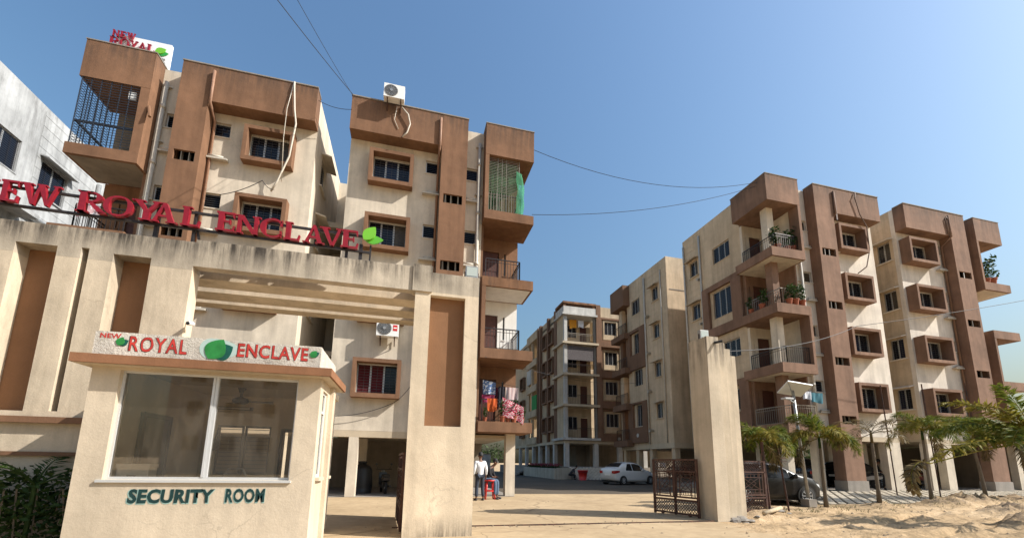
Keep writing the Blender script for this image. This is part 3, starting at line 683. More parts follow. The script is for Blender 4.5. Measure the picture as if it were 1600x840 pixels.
# ------------------------------------------------------------------ across the lane, behind the viewpoint: seen only mirrored in the guard room window
T_ = thing('apartment_tower', 'tall pale apartment tower across the lane, mirrored in the guard room window', 'building', (-16, -36, 0))
tw = [(x, x + 1.3, z, z + 1.4) for x in (-19.5, -16.5, -13.5, -10.5) for z in [2 + 3.1 * k for k in range(9)]]
m = MB(); m.wall('f', -30.3, .3, -21, -8, 0, 31, tw); m.box(-21, -8, -45, -30.31, 30.5, 31); m.box(-21, -20.7, -45, -30.31, 0, 30.49); m.box(-8.3, -8, -45, -30.31, 0, 30.49); m.box(-20.69, -8.31, -45, -44.7, 0, 30.49); m.build('wall', GREYW, T_)
for w in tw: win(T_, 'plain', 1.3, 1.4, (w[0] + w[1]) / 2, -30.0, w[2], 'b', 2, GREYW)
# ------------------------------------------------------------------ old white building on the left
Wb = thing('house', 'old white building with black mould streaks and slatted windows, behind the sign at far left', 'building', (-22, 23, 0))
wx = -19.0
wws = [(20.0, 23.4, 14.7, 16.4), (24.6, 26.3, 14.6, 16.4), (20.0, 23.4, 10.6, 12.3), (24.6, 26.3, 10.5, 12.2)]
m = MB(); m.wall('r', wx, .3, 12, 24.2, 0, 19.1, wws); m.wall('r', wx, .3, 24.201, 35, 0, 19.1, wws); m.box(-30, wx - .3, 12, 12.3, 0, 19.1); m.box(-30, wx - .3, 34.7, 35, 0, 19.05); m.box(-30, wx - .31, 12.31, 34.69, 18.4, 18.6); m.build('wall', OLDWHITE, Wb)
m = MB(); planks(m, 'r', wx, 24.25, 28.1, 7.6, 18.9, .58, wws); m.build('grooved_render', OLDWHITE, Wb)
for w in wws:
    win(Wb, 'plain' if w[1] < 24 else 'side', w[1] - w[0], w[3] - w[2], wx, (w[0] + w[1]) / 2, w[2], 'r', 4 if w[1] < 24 else 2, OLDWHITE, grille=DGRILLE)
m = MB(); m.tube([(wx + .12, 28.3, 17.5), (wx + .12, 28.3, 0)], .11, 8); m.build('pipe', STEEL, Wb, True); m = MB(); m.tube([(wx + .14, 22.2, 13.2), (wx + .14, 27.9, 13.0)], .15, 8); m.build('pipe', STEEL, Wb, True)
m = MB(); m.box(wx, wx + .85, 19.6, 24, 12.75, 12.95); m.build('sun_shade', OLDWHITE, Wb)

# ------------------------------------------------------------------ roof sign board on the left block
def extr(y, d):  # letters in a front plane
    return None
GL = {
 'N': [[(.06,0),(.20,0),(.20,1),(.06,1)],[(.66,0),(.80,0),(.80,1),(.66,1)],[(.06,1),(.26,1),(.80,.0),(.62,0)],[(-.02,0),(.28,0),(.28,.06),(-.02,.06)],[(-.04,.94),(.2,.94),(.2,1),(-.04,1)],[(.58,.94),(.88,.94),(.88,1),(.58,1)]],
 'E': [[(.08,0),(.30,0),(.30,1),(.08,1)],[(.0,0),(.72,0),(.72,.09),(.0,.09)],[(0,.91),(.70,.91),(.70,1),(0,1)],[(.3,.46),(.55,.46),(.55,.55),(.3,.55)],[(.64,.09),(.72,.09),(.75,.3),(.69,.3)],[(.62,.91),(.70,.91),(.70,.72),(.66,.72)],[(.50,.38),(.56,.38),(.56,.63),(.50,.63)]],
 'W': [[(.0,1),(.22,1),(.42,0),(.32,0)],[(.32,0),(.42,0),(.62,1),(.52,1)],[(.46,1),(.66,1),(.88,0),(.78,0)],[(.78,0),(.86,0),(1.1,1),(1.02,1)],[(-.08,.94),(.3,.94),(.3,1),(-.08,1)],[(.94,.94),(1.18,.94),(1.18,1),(.94,1)],[(.42,.94),(.72,.94),(.72,1),(.42,1)]],
 'R': [[(.08,0),(.30,0),(.30,1),(.08,1)],[(0,0),(.4,0),(.4,.06),(0,.06)],[(0,.94),(.5,.94),(.5,1),(0,1)],[(.34,.5),(.5,.52),(.98,.06),(.76,0)],[(.74,0),(1.0,0),(1.0,.06),(.74,.06)]],
 'O': [], 'C': [], 
 'Y': [[(-.02,1),(.22,1),(.52,.42),(.36,.42)],[(.72,1),(.86,1),(.54,.42),(.42,.42)],[(.33,0),(.55,0),(.55,.46),(.33,.46)],[(.2,0),(.68,0),(.68,.06),(.2,.06)],[(-.1,.94),(.34,.94),(.34,1),(-.1,1)],[(.6,.94),(.96,.94),(.96,1),(.6,1)]],
 'A': [[(.04,0),(.16,0),(.50,1),(.40,1)],[(.36,1),(.52,1),(.90,0),(.66,0)],[(.2,.28),(.7,.28),(.7,.37),(.24,.37)],[(-.06,0),(.28,0),(.28,.06),(-.06,.06)],[(.56,0),(1.0,0),(1.0,.06),(.56,.06)]],
 'L': [[(.08,0),(.30,0),(.30,1),(.08,1)],[(0,0),(.74,0),(.74,.09),(0,.09)],[(0,.94),(.4,.94),(.4,1),(0,1)],[(.65,.09),(.74,.09),(.78,.32),(.72,.32)]],
 'V': [[(.0,1),(.24,1),(.54,0),(.42,0)],[(.74,1),(.86,1),(.54,0),(.46,0)],[(-.08,.94),(.36,.94),(.36,1),(-.08,1)],[(.62,.94),(.96,.94),(.96,1),(.62,1)]],
}
def ring(cx, cy, rx, ry, tx, ty, a0=0, a1=2 * math.pi, n=20):
    out = []
    for k in range(n):
        a = a0 + (a1 - a0) * k / n; b = a0 + (a1 - a0) * (k + 1) / n
        q = lambda t, s: (cx + (rx - tx * s * abs(math.cos(t)) - ty * s * .0) * math.cos(t), cy + (ry - ty * s) * math.sin(t))
        out.append([q(a, 0), q(b, 0), q(b, 1), q(a, 1)])
    return out
GL['O'] = ring(.5, .5, .56, .52, .22, .09); GL['C'] = ring(.52, .5, .52, .52, .22, .09, .75, 5.55) + [[(.80,.62),(.88,.62),(.88,.98),(.82,.86)],[(.80,.38),(.88,.38),(.88,.02),(.82,.14)]]
GL['R'] += ring(.40, .745, .42, .255, .2, .07, -math.pi / 2, math.pi / 2, 12)
def glyph(m, ch, x0, x1, z0, z1, y, d):
    """one serif letter fitted to a box in the plane y, thickness d towards +y; strokes are nested a hair so no two faces share a plane"""
    gs = GL[ch]; xs = [p[0] for g in gs for p in g]; lo, hi = min(xs), max(xs)
    for k, g in enumerate(gs):
        e = .0012 * (k % 7) if len(gs) < 16 else .0
        m.prism([(x0 + (p[0] - lo) / (hi - lo) * (x1 - x0), z0 + p[1] * (z1 - z0)) for p in g], lambda a, b, q: (a, y + q, b), e, d - e)
def leaf_shape(cx, cz, w, h, rot, n=9):
    pts = []
    for k in range(n + 1): t = k / n; pts.append((t - .5, .36 * math.sin(math.pi * t) ** .8 * (1.1 - .4 * t)))
    for k in range(n - 1, 0, -1): t = k / n; pts.append((t - .5, -.36 * math.sin(math.pi * t) ** .8 * (1.1 - .4 * t)))
    c, s = math.cos(rot), math.sin(rot)
    return [(cx + (a * w) * c - (b * h) * s, cz + (a * w) * s + (b * h) * c) for a, b in pts]
FP = lambda y: (lambda a, b, d: (a, y + d, b))

rs = thing('roof_sign', 'white roof board with small red letters and green leaf on the left block', 'sign', (-11.6, 18, PAR1 + .05))
m = MB(); m.box(-12.45, -10.5, 18.0, 18.12, 16.6, 18.42); m.build('board', BOARDW, rs)
for ch, x0, x1 in zip('NEW', (-12.55, -12.28, -12.06), (-12.31, -12.08, -11.76)):
    m = MB(); glyph(m, ch, x0, x1, 18.2, 18.5, 17.9, .06); m.build('letter', REDL, rs)
for ch, x0, x1 in zip('ROYAL', (-12.6, -12.25, -11.92, -11.62, -11.3), (-12.24, -11.92, -11.62, -11.3, -11.03)):
    m = MB(); glyph(m, ch, x0, x1, 17.78, 18.16, 17.9, .06); m.build('letter', REDL, rs)
m = MB(); glyph(m, 'E', -10.9, -10.62, 17.42, 17.66, 17.95, .04); m.build('letter', plain('grey_letter', (.2, .19, .18), .5), rs)
m = MB(); m.prism(leaf_shape(-10.83, 18.0, .42, .42, .5), FP(17.93), 0, .03); m.build('leaf', GREENL, rs)
m = MB(); m.prism(leaf_shape(-10.76, 17.9, .42, .34, .25), FP(17.965), 0, .02); m.build('leaf', GREEND, rs)
for x in (-12.2, -10.8):
    m = MB(); m.bar((x, 18.06, 15.0), (x, 18.06, 16.6), .06); m.build('post', STEEL, rs)

# ------------------------------------------------------------------ entrance gate structure
GY = 8.1; GT = 5.15
G = thing('entrance_gate', 'cream concrete entrance portal with brown recessed panels and a slatted canopy over the drive', 'gateway', (-2.5, 8.3, 0))
rec = [(-6.36, -5.80, 2.04, 4.79), (-5.475, -5.365, 2.05, 4.81), (-5.02, -4.47, 2.04, 4.76)]
m = MB(); m.wall('f', GY, .28, -11, -3.84, 0, 4.62, [(a, b, c, 4.62) for a, b, c, d in rec] + [(-7.7, -7.12, 2.05, 4.62)]); m.build('wall', CREAM_G, G)
m = MB(); m.wall('f', GY - .001, .281, -11, -3.84, 4.621, GT, [(a, b, 4.621, d) for a, b, c, d in rec] + [(-7.7, -7.12, 4.621, 4.8)]); m.box(-3.839, -.02, GY, GY + .2, 4.70, GT + .05); m.box(.0, 1.27, GY + .002, GY + .5, 4.7, GT - .03); m.box(-.06, .32, GY - .035, GY + .25, 4.69, GT + .09); m.build('beam', CREAM_TOP, G)
for i, (a, b, c, d) in enumerate(rec + [(-7.7, -7.12, 2.05, 4.8)]):
    m = MB(); m.box(a - .05, b + .05, GY + .282, GY + .32, c - .05, d + .05); m.build('panel', BROWN_P if i != 1 else CREAM_G, G)
m = MB(); m.box(-11, -4.17, GY - .09, GY - .002, 1.86, 1.955); m.build('ledge', BROWN, G)
m = MB(); m.box(-11, -4.17, GY - .05, GY - .003, 1.36, 1.42); m.build('ledge', BROWN, G)
# right pillar with its own recess
m = MB(); m.wall('f', GY, .14, 0, 1.27, 0, 4.699, [(.30, .995, 2.03, 4.64)]); m.box(0, .14, GY + .141, GY + .55, 0, 4.699); m.box(1.13, 1.27, GY + .141, GY + .5, 0, 4.699); m.box(.141, 1.129, GY + .42, GY + .5, 0, 4.699); m.build('pillar', CREAM_PG, G)
m = MB(); m.box(.2, 1.1, GY + .142, GY + .17, 1.95, 4.69); m.build('panel', BROWN_P, G)
# canopy: three flat beams behind the front beam, carried on side beams
for y0, y1, t in ((8.69, 9.14, .24), (9.38, 9.88, .24), (10.08, 10.42, .22)):
    m = MB(); m.box(-4.85, .02, y0, y1, 4.71, 4.71 + t); m.build('canopy_beam', CREAM_G, G)
m = MB(); m.box(.021, .28, GY + .551, 10.6, 4.70, 5.02); m.box(-5.1, -4.851, GY + .29, 10.6, 4.70, 5.02); m.build('side_beam', CREAM_G, G)
m = MB(); m.box(.03, .30, 10.25, 10.55, 0, 4.699); m.build('rear_post', CREAM_G, G)
m = MB(); m.box(-5.1, -4.86, 10.25, 10.55, 0, 4.699); m.build('rear_post', CREAM_G, G)

# the big red sign
S = thing('gate_sign', 'large red serif letters reading new royal enclave on dark rails over the portal', 'sign', (-3.5, 8.2, GT))
L = [('N', -7.2, -6.80, .38), ('E', -6.74, -6.49, .38), ('W', -6.49, -5.94, .38), ('R', -5.70, -5.26, .385), ('O', -5.32, -4.88, .37), ('Y', -4.92, -4.45, .37), ('A', -4.62, -4.20, .37), ('L', -4.15, -3.85, .37),
     ('E', -3.60, -3.29, .37), ('N', -3.30, -2.88, .36), ('C', -2.88, -2.50, .37), ('L', -2.47, -2.19, .36), ('A', -2.14, -1.75, .365), ('V', -1.86, -1.42, .36), ('E', -1.46, -1.14, .37)]
for i, (ch, x0, x1, h) in enumerate(L):
    z0 = 5.485 - .0009 * (x0 + 7) * 10
    m = MB(); glyph(m, ch, x0, x1, z0, z0 + h, GY + .02 + .002 * (i % 2), .07); m.build('letter', REDL, S)
for z in (5.475, 5.80):
    m = MB(); m.bar((-9, GY + .13, z + .01), (-.93, GY + .13, z - .045), .045, .04); m.build('rail', DGRILLE, S)
for x, w in ((-6.9, .05), (-4.56, .06), (-3.98, .04), (-1.36, .05), (-1.1, .06), (-.92, .03)):
    m = MB(); m.bar((x, GY + .16, GT - .02), (x, GY + .16, 5.82 if x < -1.2 else 5.6), w, .05); m.build('post', DGRILLE, S)
m = MB(); m.bar((-3.95, GY + .16, 5.55), (-3.86, GY + .18, GT), .035); m.build('brace', DGRILLE, S)
m = MB(); m.prism(leaf_shape(-.945, 5.80, .36, .34, .95), FP(GY + .03), 0, .05); m.build('leaf', GREENL, S)
m = MB(); m.prism(leaf_shape(-.86, 5.70, .36, .28, .12), FP(GY + .085), 0, .03); m.build('leaf', plain('leaf_mid_green', (.10, .38, .03), .4), S)

def floodlight(x, y, z, label, yaw=0):
    r = thing('floodlight', label, 'floodlight', (x, y, z), 'floodlights')
    m = MB(); m.box(x - .13, x + .13, y - .05, y + .06, z + .02, z + .26); m.build('housing', STEEL, r)
    m = MB(); m.box(x - .11, x + .11, y - .056, y - .051, z + .05, z + .24); m.build('lens', plain('flood_lens', (.42, .47, .44), .15), r)
    m = MB(); m.bar((x - .14, y + .01, z), (x - .14, y + .01, z + .15), .02); m.bar((x + .14, y + .01, z), (x + .14, y + .01, z + .15), .02); m.bar((x - .15, y + .01, z + .002), (x + .15, y + .01, z + .002), .02); m.build('bracket', RUST, r)
floodlight(1.12, GY + .1, GT - .03, 'grey floodlight on top of the right end of the portal')
def bullet_cam(x, y, z, label, s=1):
    r = thing('security_camera', label, 'camera', (x, y, z), 'security cameras')
    m = MB(); m.tube([(x, y, z), (x + .02 * s, y - .2, z - .05)], .035, 10); m.build('body', WHITEP, r)
    m = MB(); m.tube([(x + .0215 * s, y - .205, z - .051), (x + .022 * s, y - .212, z - .053)], .028, 10); m.build('lens', BLACKP, r)
    m = MB(); m.bar((x, y - .03, z), (x - .08 * s, y + .02, z + .05), .025); m.build('bracket', WHITEP, r)
bullet_cam(-3.72, 8.12, 3.65, 'white bullet camera on the inner edge of the portal above the guard room')

# ------------------------------------------------------------------ stepped gate pillar on the right
P2 = thing('gate_pillar', 'tall stepped cream gate pillar with weathered top beside the drive', 'pillar', (8.1, 9.6, 0))
for i, (x0, x1, y0, y1, h) in enumerate(((7.62, 7.99, 9.25, 10.0, 4.79), (7.991, 8.33, 9.42, 10.1, 4.70), (8.331, 8.66, 9.60, 10.2, 4.60), (8.661, 9.0, 9.8, 10.3, 4.47))):
    m = MB(); m.box(x0, x1, y0, y1, 0, h); m.build('pillar_block', CREAM_PIL, P2)
floodlight(7.78, 9.55, 4.79, 'pale floodlight standing on top of the stepped gate pillar')
r_ = thing('security_camera', 'small dark camera fixed near the top of the stepped pillar', 'camera', (7.95, 9.2, 4.62), 'security cameras')
m = MB(); m.tube([(7.86, 9.24, 4.62), (8.0, 9.1, 4.64)], .035, 8); m.build('body', BLACKP, r_)

# ------------------------------------------------------------------ security room
SRX0, SRX1, SRY0, SRY1 = -4.17, -1.3, 6.73, 8.06
ROOMW = plaster('room_distemper', (.80, .70, .54), .12, .05)
Q = thing('security_room', 'small cream guard room with wide front window and painted lettering under the portal', 'guard house', (-2.7, 7.4, 0))
m = MB(); m.wall('f', SRY0, .16, SRX0, SRX1, 0, 2.58, [(-3.845, -1.612, 1.066, 2.535)])
m.wall('r', SRX1, .14, SRY0 + .161, SRY1, 0, 2.58, [(6.95, 7.34, 1.1, 2.42), (7.84, 7.98, 1.1, 2.42)])
m.wall('l', SRX0, .3, SRY0 + .161, GY - .002, 0, 2.58)
m.build('wall', CREAM_S, Q)
m = MB(); m.box(SRX1 + .001, SRX1 + .06, 7.52, 7.70, 0, 2.57); m.build('fin_wall', CREAM_S, Q)
# rear part (behind the portal line)
m = MB(); m.wall('f', 9.3, .15, -3.83, -1.5, 0, 2.58, [(-3.58, -2.64, 1.05, 2.0), (-2.45, -2.09, .2, 1.95)]); m.box(-1.65, -1.5, SRY1 - .0, 9.299, 0, 2.58); m.box(-3.98, -3.83, GY + .29, 9.45, 0, 2.58); m.box(-3.839, -3.82, SRY0 + .17, GY + .285, 0, 2.58); m.build('rear_wall', ROOMW, Q)
m = MB(); m.box(-4.1, -1.45, SRY0 + .165, 9.44, 2.581, 2.70); m.build('ceiling', ROOMW, Q)
m = MB(); m.box(-3.82, -1.5, SRY0 + .165, 9.29, .0, .15); m.build('room_floor', CONC, Q)
# eave and parapet
m = MB(); m.box(-4.33, -1.14, 6.55, 8.09, 2.582, 2.701) ; m.build('eave', plaster('eave_brown', (.30, .145, .075), .25, .2), Q)
m = MB(); m.box(-4.30, -1.17, 6.58, 8.085, 2.572, 2.5815); m.build('eave_soffit', CREAM_S, Q)
m = MB(); m.box(-4.2, -1.34, 6.72, 6.86, 2.702, 3.055); m.box(-1.48, -1.341, 6.861, 8.09, 2.702, 3.05); m.build('parapet', plaster('patchy_parapet', (.66, .61, .53), .25, .25, .6, dirt=(.3, .26, .2), dirty=.6), Q)
# front window: aluminium sliders
fr = MB(); z0, z1 = 1.066, 2.535
fr.box(-3.845, -1.612, 6.80, 6.86, z0, z0 + .035); fr.box(-3.845, -1.612, 6.80, 6.86, z1 - .03, z1); fr.box(-3.845, -3.815, 6.801, 6.859, z0, z1); fr.box(-1.642, -1.612, 6.801, 6.859, z0, z1)
fr.box(-2.745, -2.715, 6.79, 6.855, z0 + .035, z1 - .03); fr.box(-2.712, -2.675, 6.80, 6.862, z0 + .035, z1 - .03)
w_ = fr.build('window', ALU, Q)
def clear_glass(name, refl, tint=(1, 1, 1)):
    m, t, b = new_mat(name); t.nodes.remove(b)
    tr = t.nodes.new('ShaderNodeBsdfTransparent'); tr.inputs[0].default_value = (*tint, 1); g = t.nodes.new('ShaderNodeBsdfGlossy'); g.inputs['Roughness'].default_value = .02
    lw = t.nodes.new('ShaderNodeFresnel'); lw.inputs[0].default_value = 1.5; mr = t.nodes.new('ShaderNodeMapRange'); mr.inputs[3].default_value = refl; mr.inputs[4].default_value = 1
    tc = t.nodes.new('ShaderNodeTexCoord'); mp = t.nodes.new('ShaderNodeMapping'); mp.inputs['Scale'].default_value = (3, 3, .8); nz = t.nodes.new('ShaderNodeTexNoise'); nz.inputs['Scale'].default_value = 2.2; nz.inputs['Detail'].default_value = 8
    df = t.nodes.new('ShaderNodeBsdfDiffuse'); df.inputs[0].default_value = (.5, .43, .33, 1); m2 = t.nodes.new('ShaderNodeMixShader'); r2 = t.nodes.new('ShaderNodeMapRange'); r2.inputs[1].default_value = .45; r2.inputs[2].default_value = .8; r2.inputs[3].default_value = .05; r2.inputs[4].default_value = .14
    mx = t.nodes.new('ShaderNodeMixShader'); l = t.links.new
    l(tc.outputs['Object'], mp.inputs[0]); l(mp.outputs[0], nz.inputs['Vector']); l(nz.outputs['Fac'], r2.inputs[0])
    l(lw.outputs[0], mr.inputs[0]); l(mr.outputs[0], mx.inputs[0]); l(tr.outputs[0], mx.inputs[1]); l(g.outputs[0], mx.inputs[2])
    l(r2.outputs[0], m2.inputs[0]); l(mx.outputs[0], m2.inputs[1]); l(df.outputs[0], m2.inputs[2]); l(m2.outputs[0], t.nodes['Material Output'].inputs[0])
    return m
CG = clear_glass('brightened_dusty_glass', .05, (.96, .93, .88))  # dust film also carries brightness that the dim room lacks
for a, b, y in ((-3.815, -2.745, 6.82), (-2.675, -1.642, 6.835)): MB().box(a, b, y, y + .006, z0 + .035, z1 - .03).build('pane', CG, w_)
m = MB(); m.box(-3.9, -1.58, 6.70, 6.80, 1.03, 1.064); m.build('sill', ALU, Q)
for y0, y1 in ((6.95, 7.34), (7.84, 7.98)):
    f = MB(); x = SRX1 - .03
    f.box(x - .04, x, y0, y1, 1.1, 1.14); f.box(x - .04, x, y0, y1, 2.38, 2.42); f.box(x - .041, x + .001, y0, y0 + .035, 1.14, 2.38); f.box(x - .041, x + .001, y1 - .035, y1, 1.14, 2.38); f.box(x - .042, x + .002, y0 + .035, y1 - .035, 2.08, 2.12)
    q = f.build('window', WFRAME, Q); MB().box(x - .025, x - .019, y0 + .035, y1 - .035, 1.14, 2.38).build('pane', CG, q)
    m = MB(); m.box(SRX1 + .001, SRX1 + .05, y0 - .02, y1 + .02, 1.05, 1.095); m.build('sill', CREAM_S, Q)
# back window, doors
f = MB()
for a, b in ((-3.58, -3.13), (-3.11, -2.64)):
    f.box(a, b, 9.33, 9.37, 1.05, 1.09); f.box(a, b, 9.33, 9.37, 1.96, 2.0); f.box(a, a + .035, 9.331, 9.369, 1.05, 2.0); f.box(b - .035, b, 9.331, 9.369, 1.05, 2.0)
q = f.build('window', DGRILLE, Q)
g = MB(); 
for k in range(12): g.box(-3.56, -2.66, 9.385, 9.395, 1.1 + k * .075, 1.112 + k * .075)
g.build('grille', GRILLE, q)
m = MB(); m.box(-2.45, -2.40, 9.25, 9.4, .15, 1.95); m.box(-2.13, -2.09, 9.25, 9.4, .15, 1.95); m.box(-2.45, -2.09, 9.25, 9.4, 1.90, 1.96); m.build('door_frame', DGRILLE, Q)
m = MB(); m.box(-3.819, -3.79, 7.35, 8.0, .15, 1.95); m.build('door', plain('grey_door', (.22, .22, .21), .5), Q)
m = MB(); m.box(-3.819, -3.77, 7.28, 7.349, .15, 2.02); m.box(-3.819, -3.77, 8.001, 8.07, .15, 2.02); m.box(-3.819, -3.77, 7.35, 8.0, 1.951, 2.02); m.build('door_frame', plain('dark_door_frame', (.06, .055, .05), .5), Q)
fan = thing('ceiling_fan', 'dark three blade ceiling fan inside the guard room', 'fan', (-2.86, 8.2, 2.58))
m = MB(); m.tube([(-2.86, 8.2, 2.58), (-2.86, 8.2, 2.400)], .018, 8); m.lathe([(.07, 2.58), (.03, 2.5)], (-2.86, 8.2, 0), 10); m.build('rod', BLACKP, fan)
m = MB(); m.lathe([(.05, 2.420), (.12, 2.390), (.13, 2.340), (.08, 2.300)], (-2.86, 8.2, 0), 14); m.build('motor', BLACKP, fan, True)
for k in range(3):
    a = .15 + k * 2.094; c, s_ = math.cos(a), math.sin(a); m = MB()
    P_ = lambda r, w, z: (-2.86 + r * c - w * s_, 8.2 + r * s_ + w * c, z)
    m.poly([P_(.1, -.03, 2.360), P_(.1, .03, 2.350), P_(.5, .07, 2.345), P_(.5, -.06, 2.365)]); m.poly([P_(.1, -.03, 2.350), P_(.5, -.06, 2.355), P_(.5, .07, 2.335), P_(.1, .03, 2.340)]); m.build('blade', BLACKP, fan)
tl = thing('tube_light', 'thin tube light fixed high on the wall inside the guard room', 'light fitting', (-3.4, 9.25, 2.33))
m = MB(); m.box(-3.72, -3.0, 9.24, 9.298, 2.30, 2.36); m.build('batten', plain('batten_grey', (.2, .19, .17), .5), tl)
m = MB(); m.tube([(-3.68, 9.22, 2.33), (-3.04, 9.22, 2.33)], .016, 8); m.build('tube', WHITEP, tl)
wf = thing('wall_fan', 'small dark round wall fan inside the guard room behind the left pane', 'fan', (-2.95, 8.9, 1.5))
m = MB(); m.lathe([(.11, 9.1), (.12, 9.16), (.09, 9.2)], (-3.55, 0, 1.62), 14, 'y'); m.bar((-3.55, 9.15, 1.7), (-3.55, 9.28, 1.95), .02); m.build('cage', BLACKP, wf)
bx = thing('box', 'white metal box standing on the inner sill of the guard room window', 'box', (-3.6, 6.98, 1.05))
m = MB(); m.box(-3.79, -3.42, 6.9, 7.1, .98, 1.22); m.build('body', WHITEP, bx); m = MB(); m.box(-3.80, -3.41, 6.89, 7.11, 1.221, 1.27); m.build('lid', WHITEP, bx); m = MB(); m.box(-3.66, -3.56, 6.885, 6.899, 1.1, 1.12); m.build('handle', BLACKP, bx)
ch = thing('chair', 'pale chair back visible inside the guard room by the mullion', 'chair', (-2.6, 7.6, .15))
m = MB(); m.tube([(-2.78, 7.6, .16), (-2.78, 7.6, 1.05), (-2.7, 7.6, 1.2), (-2.5, 7.6, 1.2), (-2.42, 7.6, 1.05), (-2.42, 7.6, .16)], .018, 6); m.build('frame', STEEL, ch)
m = MB(); m.box(-2.78, -2.42, 7.2, 7.6, .58, .62); m.build('seat', BLACKP, ch); m = MB(); m.box(-2.75, -2.45, 7.59, 7.61, .8, 1.12); m.build('backrest', BLACKP, ch)

# painted lettering on the guard room (thin flat paint, letter by letter)
def painted(txt, x0, x1, z0, z1, y, m, bold=.03, shear=0, space=1.0, name='lettering'):
    cu = bpy.data.curves.new('lettering', 'FONT'); cu.body = txt; cu.size = 1; cu.offset = bold; cu.shear = shear; cu.space_character = space; cu.resolution_u = 3
    o = bpy.data.objects.new('lettering', cu); COL.objects.link(o)
    bpy.context.view_layer.update()
    me = bpy.data.meshes.new_from_object(o.evaluated_get(bpy.context.evaluated_depsgraph_get()))
    bpy.data.objects.remove(o)
    xs = [v.co.x for v in me.vertices]; ys = [v.co.y for v in me.vertices]; a, b, c, d = min(xs), max(xs), min(ys), max(ys)
    off = ORG[Q.name]
    for v in me.vertices:
        px = x0 + (v.co.x - a) / (b - a) * (x1 - x0); pz = z0 + (v.co.y - c) / (d - c) * (z1 - z0)
        j = noise.noise(Vector((px * 14, pz * 14, 3))) * .006
        v.co = (px + j - off.x, y - off.y, pz + j - off.z)
    me.materials.clear(); me.materials.append(m)
    q = bpy.data.objects.new(name, me); COL.objects.link(q); q.parent = Q; ORG[q.name] = off
    return q
py = 6.73
painted('SECURITY', -3.535, -2.515, .745, .945, py - .003, PALETEAL, .055, .0, 1.06)
painted('SECURITY', -3.52, -2.525, .76, .945, py - .006, TEALPAINT, .045, .03, 1.06)
painted('ROOM', -2.395, -1.895, .75, .955, py - .003, PALETEAL, .055, .0, 1.1)
painted('ROOM', -2.385, -1.9, .765, .952, py - .006, TEALPAINT, .035, .0, 1.1)
py = 6.72
painted('ROYAL', -3.80, -3.095, 2.795, 3.015, py - .003, DKLINE, .03, 0, 1.15); painted('ROYAL', -3.79, -3.10, 2.80, 3.01, py - .006, REDPAINT, .012, 0, 1.15)
painted('ENCLAVE', -2.47, -1.515, 2.815, 3.025, py - .003, DKLINE, .035, 0, 1.1); painted('ENCLAVE', -2.46, -1.52, 2.82, 3.02, py - .006, REDPAINT, .018, 0, 1.1)
painted('NEW', -4.14, -3.90, 2.96, 3.03, py - .003, REDPAINT, .03, 0, 1.05)
def pleaf(cx, cz, w, h, rot, m, k): MB().prism(leaf_shape(cx, cz, w, h, rot), FP(py - .003 * k), 0, .002).build('painted_leaf', m, Q)
MB().prism([(-2.80 + .30 * math.cos(a * .35) * (1.2 if math.cos(a * .35) > 0 else .5), 2.91 + .155 * math.sin(a * .35)) for a in range(18)], FP(py - .002), 0, .001).build('painted_halo', plain('pale_halo_paint', (.38, .50, .46), .8), Q)
pleaf(-2.655, 2.88, .30, .40, .55, GREENP2, 2); pleaf(-2.74, 2.91, .34, .42, 1.05, GREENP, 3)
pleaf(-3.86, 2.91, .13, .15, .6, GREENP2, 2); pleaf(-3.895, 2.925, .13, .16, 1.2, GREENP, 3)
pleaf(-1.42, 2.93, .13, .14, .5, GREENP2, 2); pleaf(-1.44, 2.935, .13, .15, 1.0, GREENP, 3)
